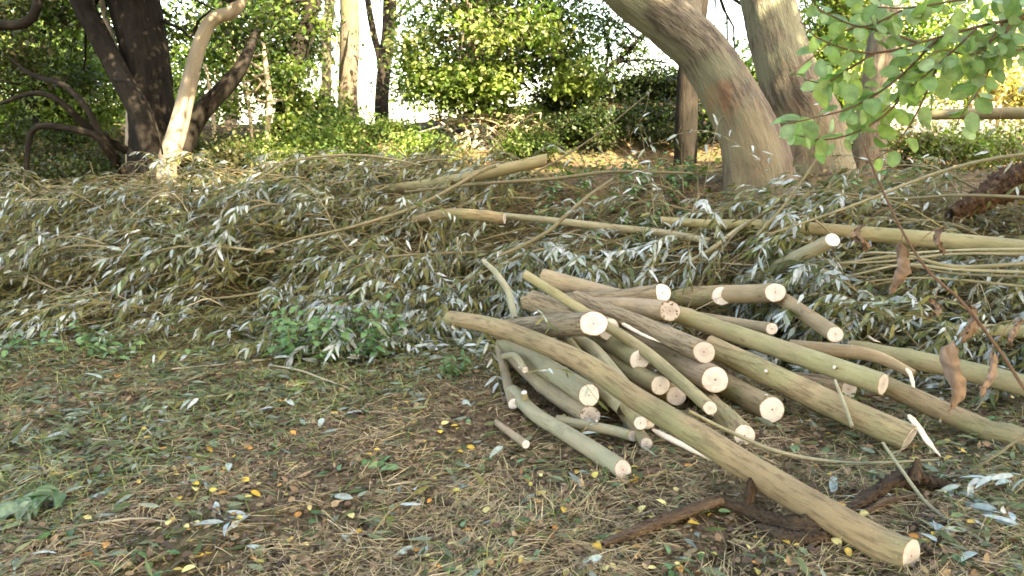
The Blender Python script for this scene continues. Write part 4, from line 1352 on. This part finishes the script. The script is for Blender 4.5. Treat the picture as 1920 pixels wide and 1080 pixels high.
d = unit(rng.normal(size=(n, 3)) * [1, .8, .3] + [-.5, -.2, -.15])
sil = rng.random(n) < .20 + .16 * wob(x, y, 1.7)
c = np.where(sil[:, None], SIL[rng.integers(0, 4, n)], OLV[rng.integers(0, 6, n)]) * rng.uniform(.6, 1.15, (n, 1))
LL = rng.uniform(.05, .11, n)
g = Geo()
leaves(g, np.stack([x, y, z], 1), d, unit(np.array([0, -.2, 1.]) + rng.normal(size=(n, 3)) * .6), LL, LL * rng.uniform(.19, .27, n), .15, c)
tag(g.build('loose_willow_leaves', M_WILLOW), 'loose silver and olive willow leaves sifted through the brush', 'leaves', None, 'stuff')
rng = np.random.default_rng(55)
# ------------------------------------------------------------------ litter on the open ground
def open_ground(n, x0=-4.6, x1=4.6, y0=2.2, y1=7.2, p=1.5):
    """points, denser close to the viewer"""
    y = y0 + (y1 - y0) * rng.random(n) ** p
    x = rng.uniform(-1, 1, n) * (y * .72 + .4)
    return x, y


def green_zone(x, y):
    """1 where the litter is green, 0 where it is bare brown straw"""
    xb = -.35 - (5 - y) * .72 + .25 * wob(x, y, 1.3)
    return np.clip(sstep(xb + .6, xb - .6, x) * .95 + .4 * sstep(1.0, 2.2, x) + .12 * wob(x, y, 2.0), 0, 1)


def ribbons(geo, base, d, nrm, L, W, arch, col):
    n = len(base)
    d = unit(d)
    s = unit(np.cross(d, nrm))
    u = np.cross(s, d)
    L, W, arch = [np.broadcast_to(v, n)[:, None] for v in (L, W, arch)]
    V = np.stack([base + s * W * .5, base - s * W * .5,
                  base + d * L * .5 + u * arch * L + s * W * .5, base + d * L * .5 + u * arch * L - s * W * .5,
                  base + d * L + s * W * .2, base + d * L - s * W * .2], 1).reshape(-1, 3)
    o = (np.arange(n) * 6)[:, None]
    geo.add(V, None, np.concatenate([o + [[0, 1, 3, 2]], o + [[2, 3, 5, 4]]]), Col=np.repeat(col, 6, 0))


n = 80000
x, y = open_ground(n)
gzn = green_zone(x, y)
k = rng.random(n) > .45 * gzn
k &= (wob(x, y, 2.3) + .6 * wob(x + 5, y, 5.3) + rng.normal(0, .4, n)) > -.55
x, y, gzn = x[k], y[k], gzn[k]
n = len(x)
cl = wob(x, y, 1.9)
ang = rng.normal(0, .8, n) + cl * 1.2
straw = np.array([(.50, .375, .205), (.60, .46, .265), (.37, .265, .14), (.24, .16, .085), (.45, .36, .165)])
c = straw[rng.integers(0, 5, n)] * rng.uniform(.6, 1.2, (n, 1))
b = np.stack([x, y, gz(x, y) + .002 + .022 * rng.random(n) ** 2], 1)
g = Geo()
ribbons(g, b, np.stack([np.cos(ang), np.sin(ang), rng.normal(.02, .16, n)], 1), np.array([[0, 0, 1.]]) + rng.normal(size=(n, 3)) * .3,
        rng.uniform(.03, .15, n), rng.uniform(.0012, .0036, n), rng.uniform(-.01, .07, n), c)
tag(g.build('straw_litter', M_DRY), 'dry straw and grass stalks matted over the brown soil', 'straw', None, 'stuff')

n = 26000          # brown crumbled leaves
x, y = open_ground(n)
c = np.array([(.20, .125, .072), (.27, .17, .098), (.14, .09, .06), (.36, .25, .14), (.25, .19, .105), (.085, .06, .04)])[rng.integers(0, 6, n)] * rng.uniform(.6, 1.3, (n, 1))
L = rng.uniform(.012, .045, n)
g = Geo()
leaves(g, np.stack([x, y, gz(x, y) + .003 + .014 * rng.random(n)], 1), rng.normal(size=(n, 3)) * [1, 1, .22], np.array([[0, 0, 1.]]) + rng.normal(size=(n, 3)) * .4, L, L * rng.uniform(.4, .8, n), rng.uniform(-.3, .3, n), c, SH_OVAL)
tag(g.build('leaf_mould', M_DRY), 'crumbled brown leaves covering the open ground', 'leaf litter', None, 'stuff')

n = 26000          # green and silver willow leaves and clippings strewn on the left
x, y = open_ground(n, y1=7.0, p=1.15)
k = rng.random(n) < (.10 + .95 * green_zone(x, y))
x, y = x[k], y[k]
n = len(x)
pal = np.concatenate([OLV, OLV[3:], SIL[3:], [(.22, .24, .12), (.17, .20, .08), (.13, .18, .075), (.20, .24, .12), (.25, .30, .20), (.12, .17, .055)]])
c = pal[rng.integers(0, len(pal), n)] * rng.uniform(.6, 1.2, (n, 1))
L = rng.uniform(.04, .11, n)
g = Geo()
leaves(g, np.stack([x, y, gz(x, y) + .008 + .022 * rng.random(n)], 1), rng.normal(size=(n, 3)) * [1, .8, .14], np.array([[0, -.1, 1.]]) + rng.normal(size=(n, 3)) * .38, L, L * rng.uniform(.16, .27, n), rng.uniform(-.1, .25, n), c)
tag(g.build('strewn_leaves', M_WILLOW), 'green and silver willow leaves strewn over the trampled ground', 'leaves', None, 'stuff')

n = 34000          # grass
x, y = open_ground(n, y1=7.0, p=1.2)
k = rng.random(n) < .04 + .8 * green_zone(x, y) * (wob(x, y, 2.1) > -.3)
x, y = x[k], y[k]
n = len(x)
c = np.array([(.12, .19, .045), (.17, .235, .065), (.23, .25, .09), (.31, .29, .12)])[rng.integers(0, 4, n)] * rng.uniform(.7, 1.2, (n, 1))
g = Geo()
ribbons(g, np.stack([x, y, gz(x, y)], 1), rng.normal(size=(n, 3)) * [1, 1, .25] + [0, 0, .45], rng.normal(size=(n, 3)) * .4 + [[0, -.3, 1.]], rng.uniform(.04, .12, n), rng.uniform(.002, .005, n), .12, c)
tag(g.build('grass', M_FRESH), 'short green grass blades among the strewn leaves', 'grass', None, 'stuff')

n = 9000           # ground ivy and litter on the bank behind
x = rng.uniform(-5.5, 6.5, n)
y = rng.uniform(6.2, 13.5, n)
c = np.array(G1 + GO + [(.20, .14, .07), (.28, .2, .09)])[rng.integers(0, 10, n)] * rng.uniform(.6, 1.2, (n, 1))
L = rng.uniform(.03, .08, n)
g = Geo()
leaves(g, np.stack([x, y, gz(x, y) + .01 + .09 * rng.random(n) ** 2], 1), rng.normal(size=(n, 3)) * [1, 1, .4], np.array([[0, -.2, 1.]]) + rng.normal(size=(n, 3)) * .5, L, L * .6, .1, c, SH_OVAL)
tag(g.build('bank_ground_cover', M_LEAF), 'small mixed leaves covering the bank under the trees', 'ground cover', None, 'stuff')

# single fallen leaves that can be picked out
LEAF_Y = [unit_leaf('leaf', c, .62, .12, M_DRY, .15, 5, True) for c in ((.60, .38, .055), (.52, .36, .09), (.55, .25, .06), (.62, .52, .20), (.48, .40, .10))]
LEAF_BIGS = [unit_leaf('leaf', c, w, .16, M_WILLOW, .12) for c in ((.42, .49, .44), (.36, .43, .37), (.30, .36, .33)) for w in (.26, .34)]
LEAF_G = [unit_leaf('leaf', c, .42, .15, M_FRESH, .15, 6, True) for c in ((.10, .19, .06), (.15, .25, .12), (.07, .14, .05))]


def fallen(mes, num, name, label, group, size, region):
    for i in range(num):
        px, py = region()
        p = P(px, py, .012)
        p[2] = gz1(p[0], p[1]) + .018
        o = bpy.data.objects.new(name, mes[rng.integers(len(mes))])
        COL.objects.link(o)
        o.location = p
        L = rng.uniform(*size)
        o.rotation_euler = (rng.normal(0, .22), rng.normal(0, .25), rng.uniform(0, 6.28))
        o.scale = (L, L, L)
        tag(o, label, 'leaf', group)


fallen(LEAF_Y, 210, 'fallen_leaf', 'small yellow or orange leaf lying on the brown litter', 'yellow fallen leaves', (.025, .055), lambda: (rng.uniform(300, 1900), 740 + 330 * rng.random() ** .8))
fallen(LEAF_Y, 45, 'fallen_leaf', 'yellowed leaf lying in the green litter on the left', 'yellow leaves in the green litter', (.025, .05), lambda: (rng.uniform(0, 420), rng.uniform(660, 1070)))
fallen(LEAF_BIGS, 46, 'fallen_willow_leaf', 'long silvery willow leaf fallen on the trampled ground', 'silver leaves on the ground', (.08, .125), lambda: (rng.uniform(0, 1250), rng.uniform(640, 1070)))
fallen(LEAF_BIGS, 22, 'fallen_willow_leaf', 'long silvery willow leaf fallen around the rotten roots', 'silver leaves by the roots', (.08, .13), lambda: (rng.uniform(1560, 1920), rng.uniform(880, 1070)))
fallen(LEAF_G, 90, 'fallen_green_leaf', 'broad green leaf lying on the brown litter', 'green fallen leaves', (.04, .075), lambda: (rng.uniform(50, 1900), rng.uniform(770, 1075)))


# small sprigs of willow lying on the ground or over the logs
def sprig(label, pts, nl, silver, size=(.07, .11), mat=B_TWIG, leafset=None, group=None, name='willow_sprig', r=.0035, root=None, world=False):
    p = [np.array(q) for q in pts] if world else [P(*q) for q in pts]
    if root is not None:             # the shoot springs from the brush below it
        f = p[0] + np.array(root)
        f[2] = gz1(f[0], f[1])
        p = [f, (f + p[0]) / 2 + np.array([.04, 0, .12])] + p
    p = smooth_path(p, 14)
    p[:, 2] = np.maximum(p[:, 2], gz(p[:, 0], p[:, 1]) + .012)
    t = thing(name, p[0], label, 'sprig', group)
    g = Geo()
    tubes(g, p, np.linspace(r, r * .4, 14), 6)
    g.build('stem', mat, t)
    T = unit(np.gradient(p, axis=0))
    for i in range(nl):
        f = .2 + .8 * i / max(1, nl - 1)
        j = min(13, int(f * 13))
        s = unit(np.cross(T[j], [0, 0, 1.])) * (1 if i % 2 else -1)
        d = unit(T[j] * rng.uniform(.5, 1) + s * rng.uniform(.4, .9) + rng.normal(size=3) * .15 + [0, 0, -.1])
        ms = leafset or (LEAF_S if rng.random() < silver else LEAF_O)
        leaf_obj(ms[rng.integers(len(ms))], t, p[j], d, unit(np.array([0, -.4, 1.]) + rng.normal(size=3) * .4), rng.uniform(*size))
    return t


sprig('olive sprig drooping over the left tip of the pile', [(905, 590, 4.85), (915, 640, 4.65), (930, 700, .10), (945, 755, .03)], 18, .45)
sprig('dark leafy sprig lying on the thick short log', [(1000, 575, 4.5), (1015, 590, 4.4), (1030, 615, 4.3)], 6, .3, (.05, .08))
sprig('pale sprig crossing the bright sawn end in the left of the pile', [(985, 700, 4.25), (1040, 690, 4.1), (1090, 715, 3.95), (1120, 750, 3.85)], 7, .5, (.05, .08))
sprig('silver sprig standing against the grey-ended thin logs', [(1080, 830, .05), (1100, 800, .08), (1118, 780, .10)], 6, .9, (.06, .09))
sprig('green broad-leaved sprig on the bare brown litter', [(760, 880, .02), (735, 872, .03), (705, 865, .03), (690, 868, .02)], 10, .1, (.06, .09), leafset=LEAF_G)
sprig('big torn pale sprig in the lower left litter', [(140, 920, .03), (90, 930, .06), (40, 950, .05), (0, 965, .04)], 24, 1, (.06, .12), leafset=[unit_leaf('leaf', cc, .45, bb, M_FRESH, .3, 6, True) for cc, bb in (((.15, .22, .13), .3), ((.20, .27, .18), .1), ((.10, .17, .08), .45))])
sprig('curled silver sprig below the pale stick on the left', [(480, 970, .02), (450, 975, .03), (420, 985, .03)], 6, 1, (.09, .12))
sprig('olive sprig trailing through the straw in front of the crooked log', [(700, 1000, .02), (730, 960, .03), (770, 930, .03), (790, 900, .02)], 9, .3)
sprig('olive sprig lying beside the lower left corner straw', [(260, 780, .02), (210, 790, .03), (150, 800, .03), (110, 820, .02)], 14, .4)
sprig('olive sprig in the grassy litter in front of the heap', [(470, 730, .02), (420, 740, .04), (350, 750, .04), (300, 765, .02)], 16, .35)
sprig('olive sprig beside the pale bent stick', [(560, 760, .02), (520, 765, .03), (480, 752, .03), (430, 770, .02)], 12, .4)
sprig('silver sprig at the right edge above the humped root', [(1960, 900, .12), (1900, 890, .12), (1850, 895, .1), (1800, 910, .08)], 10, .9, (.09, .13))
sprig('silver sprig at the lower right beside the forked rod', [(1940, 1000, .06), (1890, 970, .08), (1850, 940, .07), (1830, 930, .06)], 9, .9, (.09, .13))
sprig('silver sprig lying right of the sawn end of the long smooth pole', [(1740, 1010, .03), (1770, 990, .05), (1800, 975, .05), (1850, 985, .03)], 8, .9, (.08, .12))
# upright silver shoots against the sky
sprig('silver shoot standing up against the dark shrubs on the crest', [(1120, 270, 6.7), (1140, 230, 6.65), (1150, 190, 6.6), (1152, 175, 6.6)], 9, 1.0, (.08, .11), root=(.25, .1, 0))
sprig('second silver shoot standing up by the willow trunk', [(1180, 265, 6.6), (1205, 220, 6.55), (1215, 190, 6.5), (1216, 180, 6.5)], 8, 1.0, (.08, .11), root=(.25, .1, 0))
sprig('silver shoot hanging in front of the green plants', [(1200, 235, 6.5), (1206, 262, 6.45), (1210, 295, 6.4), (1212, 325, 6.4)], 9, 1.0, (.08, .11), root=(.25, .1, 0))
sprig('silver shoot hanging at the foot of the leaning willow', [(1400, 270, 6.3), (1430, 285, 6.2), (1450, 305, 6.15), (1460, 330, 6.1)], 9, 1.0, (.08, .11), root=(.25, .1, 0))
sprig('silver shoot hanging at the right edge over the lying pole', [(1960, 160, 5.2), (1905, 170, 5.2), (1880, 200, 5.2), (1870, 240, 5.2)], 10, 1.0, (.08, .11), root=(.45, .1, 0))
sprig('long silver shoot hanging down the right edge', [(1990, 170, 5.0), (1930, 210, 5.0), (1905, 260, 5.0), (1900, 300, 5.0)], 10, 1.0, (.08, .11), root=(.45, .1, 0))


# shoots springing up out of the brush
for num, (xa, xb), (da, db), (ha, hb), lb, gr in ((26, (1060, 1960), (6.0, 7.0), (.3, .75), 'willow shoot springing up out of the brush round the willow trunks', 'shoots round the willow trunks'),
                                                  (20, (120, 1000), (7.0, 8.4), (.25, .5), 'willow shoot springing up from the crown of the left heap', 'shoots on the left heap')):
    for i in range(num):
        q = P(rng.uniform(xa, xb), 350, rng.uniform(da, db))
        q[2] = gz1(q[0], q[1]) + float(heap(q[0], q[1])) * .5
        hh = rng.uniform(ha, hb)
        dx = rng.normal(-.15, .3)
        pts = [q, q + [dx * .3, rng.normal(0, .08), hh * .6], q + [dx, rng.normal(0, .12), hh], q + [dx * 1.5, rng.normal(0, .12), hh * .82]]
        sprig(lb, pts, int(rng.integers(3, 15)), rng.uniform(.2, .8), (.07, .12), B_STEM, group=gr, r=.004, world=True)


# ------------------------------------------------------------------ nettles and small green plants
LEAF_N = [unit_leaf('leaf', c, .58, .25, M_FRESH, .12, 6, True) for c in ((.10, .20, .075), (.13, .245, .095), (.08, .16, .06), (.16, .27, .11))]


def plant(px, py, d, h, label, group, pairs=6, size=.06, name='nettle_plant'):
    b = P(px, py, d)
    b[2] = gz1(b[0], b[1])
    t = thing(name, b, label, 'plant', group)
    top = b + np.array([rng.normal(0, .10), rng.normal(-.05, .08), h])
    p = limb_path(b - [0, 0, .02], top, 10, .06, .02)
    g = Geo()
    tubes(g, p, np.linspace(.004, .002, 10), 5)
    g.build('stem', M_STEMG, t)
    for i in range(pairs):
        f = .25 + .75 * i / (pairs - 1)
        j = min(9, int(f * 9))
        a = i * 1.57 + rng.normal(0, .3)
        for s in (0, math.pi):
            d_ = np.array([math.cos(a + s), math.sin(a + s), rng.uniform(-.35, .25)])
            leaf_obj(LEAF_N[rng.integers(4)], t, p[j], d_, np.array([0, 0, 1.]) + rng.normal(size=3) * .25, size * rng.uniform(.7, 1.25) * (1.15 - .4 * f))


M_STEMG = mat_bark("green_stem", (.12, .16, .06), (.10, .13, .05), (.15, .16, .07), scale=60, bump=.1, fiss=.3)
NL = 'green nettle plant growing at the foot of the brush heap'
for i in range(24):
    plant(rng.uniform(505, 735), 600, rng.uniform(5.25, 5.65), rng.uniform(.2, .40), NL, 'nettles at the foot of the heap', 6, .085)
for i in range(18):
    plant(rng.uniform(20, 330), 620, rng.uniform(5.4, 5.8), rng.uniform(.08, .2), 'low green plant growing at the left foot of the brush heap', 'low plants left of the nettles', 4, .07, 'low_plant')
for i in range(44):
    plant(rng.uniform(1010, 1300), 350, rng.uniform(6.5, 7.7), rng.uniform(.14, .34), 'green leafy plant on the bank left of the leaning willow', 'plants on the mid bank', 6, .075)
for i in range(14):
    plant(rng.uniform(1440, 1880), rng.uniform(690, 800), rng.uniform(4.2, 4.9), rng.uniform(.05, .12), 'small bright green plant between the right-hand poles', 'plants between the right poles', 4, .045, 'low_plant')
for i in range(12):
    plant(rng.uniform(1560, 1760), rng.uniform(270, 340), rng.uniform(6.6, 7.4), rng.uniform(.15, .35), 'green leafy plant at the foot of the slim pinkish willow', 'plants by the slim willow', 5, .07)
for i in range(9):
    plant(rng.uniform(820, 900), rng.uniform(610, 690), rng.uniform(4.9, 5.3), rng.uniform(.06, .14), 'small green plant beside the thin end of the long smooth pole', 'plants left of the pile', 4, .05, 'low_plant')
for px, py in ((280, 1045), (265, 1060), (300, 1050), (240, 1052), (890, 870), (1250, 1060), (1330, 1050), (1470, 1060)):
    plant(px, py, .02, rng.uniform(.03, .06), 'tiny green seedling in the straw litter', 'seedlings in the straw', 3, .045, 'seedling')

# ------------------------------------------------------------------ round-leaved shrub overhanging on the right
M_ROUND = mat_leaf('round_leaf', .45, .5, (1.0, 1.2, .7))
LEAF_R = [unit_leaf('leaf', c, w, bd, M_ROUND, fo, 7, 2) for c, w, bd, fo in (((.26, .38, .16), .70, .05, .12), ((.33, .45, .22), .64, .22, .05), ((.22, .34, .13), .74, .35, .15), ((.40, .50, .27), .66, -.12, .1), ((.32, .45, .14), .58, .2, .2))]
D = 2.6
b = np.array([3.1, 2.5, gz1(3.1, 2.5)])
t = thing('round_leaved_shrub', b, 'shrub with round bluish-green leaves overhanging from the right', 'shrub')
tr, tp = trunk_part('trunk', [b - [0, 0, .05], b + [-.1, .05, .9], b + [-.25, .05, 1.7], P(2080, -60, D), P(2000, -160, D)], [.06, .05, .04, .03, .02], B_DEAD, t, 24, 10)


def leafy(pts, nl, r=.005, size=(.042, .07)):
    p = smooth_path([P(*q) for q in pts], 18)
    g = Geo()
    tubes(g, p, np.linspace(r, .0018, 18), 6)
    br = g.build('branch', B_DEAD, t)
    T = unit(np.gradient(p, axis=0))
    for i in range(nl):
        f = .12 + .88 * (i + rng.uniform(-.3, .3)) / nl
        j = int(np.clip(f * 17, 0, 17))
        s = unit(np.cross(T[j], [0, -.5, 1.])) * (1 if i % 2 else -1)
        d = unit(T[j] * rng.uniform(.2, .9) + s * rng.uniform(.6, 1.1) + np.array([0, 0, -.3]) + rng.normal(size=3) * .45)
        leaf_obj(LEAF_R[rng.integers(5)], t, p[j] + d * rng.uniform(.004, .03), d, unit(np.array([-.1, -.75, .7]) + rng.normal(size=3) * .6), rng.uniform(*size), br)


for pts, nl, r in (
        ([(2040, 20, D), (1880, 40, 2.5), (1760, 70, 2.45), (1640, 100, 2.4), (1540, 75, 2.35), (1500, 40, 2.35)], 46, .007),
        ([(1760, 70, 2.45), (1680, 150, 2.4), (1600, 200, 2.35), (1530, 220, 2.35), (1465, 235, 2.35)], 50, .005),
        ([(1700, 170, 2.4), (1660, 215, 2.4), (1600, 250, 2.4), (1540, 262, 2.4), (1480, 250, 2.4)], 26, .004),
        ([(1760, 120, 2.4), (1720, 210, 2.4), (1680, 270, 2.4), (1640, 300, 2.4)], 16, .004),
        ([(1640, 100, 2.4), (1590, 130, 2.4), (1550, 155, 2.4), (1510, 150, 2.4)], 26, .004),
        ([(1900, 30, 2.5), (1860, 120, 2.45), (1835, 170, 2.4), (1800, 220, 2.4), (1792, 240, 2.4)], 28, .004),
        ([(1830, 55, 2.45), (1760, 120, 2.4), (1700, 170, 2.4), (1650, 215, 2.4)], 36, .004),
        ([(2040, 10, D), (1920, -10, 2.5), (1800, 0, 2.45), (1700, 15, 2.45), (1600, 10, 2.4)], 60, .006),
        ([(1940, 10, 2.5), (1880, 60, 2.5), (1850, 90, 2.45), (1820, 150, 2.45)], 30, .004),
        ([(1720, 80, 2.45), (1660, 60, 2.45), (1590, 55, 2.4), (1520, 110, 2.4), (1490, 130, 2.4)], 26, .004),
        ([(1690, 20, 2.45), (1620, 50, 2.4), (1560, 30, 2.4), (1515, 10, 2.4)], 24, .004),
        ([(1880, 45, 2.5), (1830, 100, 2.45), (1760, 95, 2.4), (1720, 130, 2.4)], 24, .004),
        ([(2000, 60, 2.5), (1930, 90, 2.5), (1870, 95, 2.45), (1800, 110, 2.45)], 30, .004)):
    leafy(pts, int(nl * .85), r)

# ------------------------------------------------------------------ dead stalk with withered hanging leaves
d0 = 2.0
base = np.array([2.0, 1.75, gz1(2.0, 1.75)])
t = thing('dead_stalk', base, 'dry brown dead stalk with withered leaves hanging at the right', 'dead plant')
pts = [base - [0, 0, .03], P(2010, 860, 1.95), P(1925, 735, d0), P(1862, 640, d0), P(1800, 562, d0), P(1742, 510, d0), P(1690, 430, d0), P(1645, 335, d0), P(1610, 250, d0)]
p = smooth_path(pts, 50)
g = Geo()
tubes(g, p, np.linspace(.008, .0022, 50), 8, .08)
g.build('stem', B_DEAD, t)


def withered(px, py, ln, w):
    a = P(px, py, d0)
    j = np.argmin(np.linalg.norm(p - a, axis=1))
    g = Geo()
    tubes(g, smooth_path([p[j], (p[j] + a) / 2 + [0, 0, .01], a], 8), np.full(8, .0012), 5)
    m_ = 15
    tt = np.linspace(0, 1, m_)
    prof = np.sin(math.pi * tt ** .8) ** .8 * w * .5 * rng.uniform(.75, 1.15, m_)
    kk = 9
    aa = np.linspace(0, 1.55 * math.pi, kk)
    V, C = [], []
    for i in range(m_):
        r_ = prof[i] + .001
        tw = tt[i] * 1.6
        cx = a + np.array([.012 * math.sin(tt[i] * 5 + px), .006 * math.sin(tt[i] * 7), -ln * tt[i]])
        rrr = r_ * (1 + .25 * np.sin(aa * 3 + i * .8 + px))
        V.append(cx + np.stack([rrr * np.cos(aa + tw), .55 * rrr * np.sin(aa + tw), .004 * np.sin(aa * 5 + i)], 1))
    V = np.concatenate(V)
    idx = np.arange(m_ * kk).reshape(m_, kk)
    f = np.stack([idx[:-1, :-1], idx[:-1, 1:], idx[1:, 1:], idx[1:, :-1]], -1).reshape(-1, 4)
    V = V + rng.normal(0, .0022, V.shape)
    c = np.array((.29, .205, .15)) * rng.uniform(.7, 1.25, (len(V), 1))
    g2 = Geo().add(V, None, f, Col=c)
    lf = g2.build('withered_leaf', M_DRY, t)
    o = g.build('leaf_stalk', B_DEAD, t)
    return lf


for q in ((1795, 640, .185, .05), (1690, 452, .14, .034), (1822, 572, .10, .028), (1618, 425, .06, .022), (1752, 560, .05, .02), (1860, 660, .12, .02), (1768, 425, .07, .016), (1905, 600, .07, .016)):
    withered(*q)
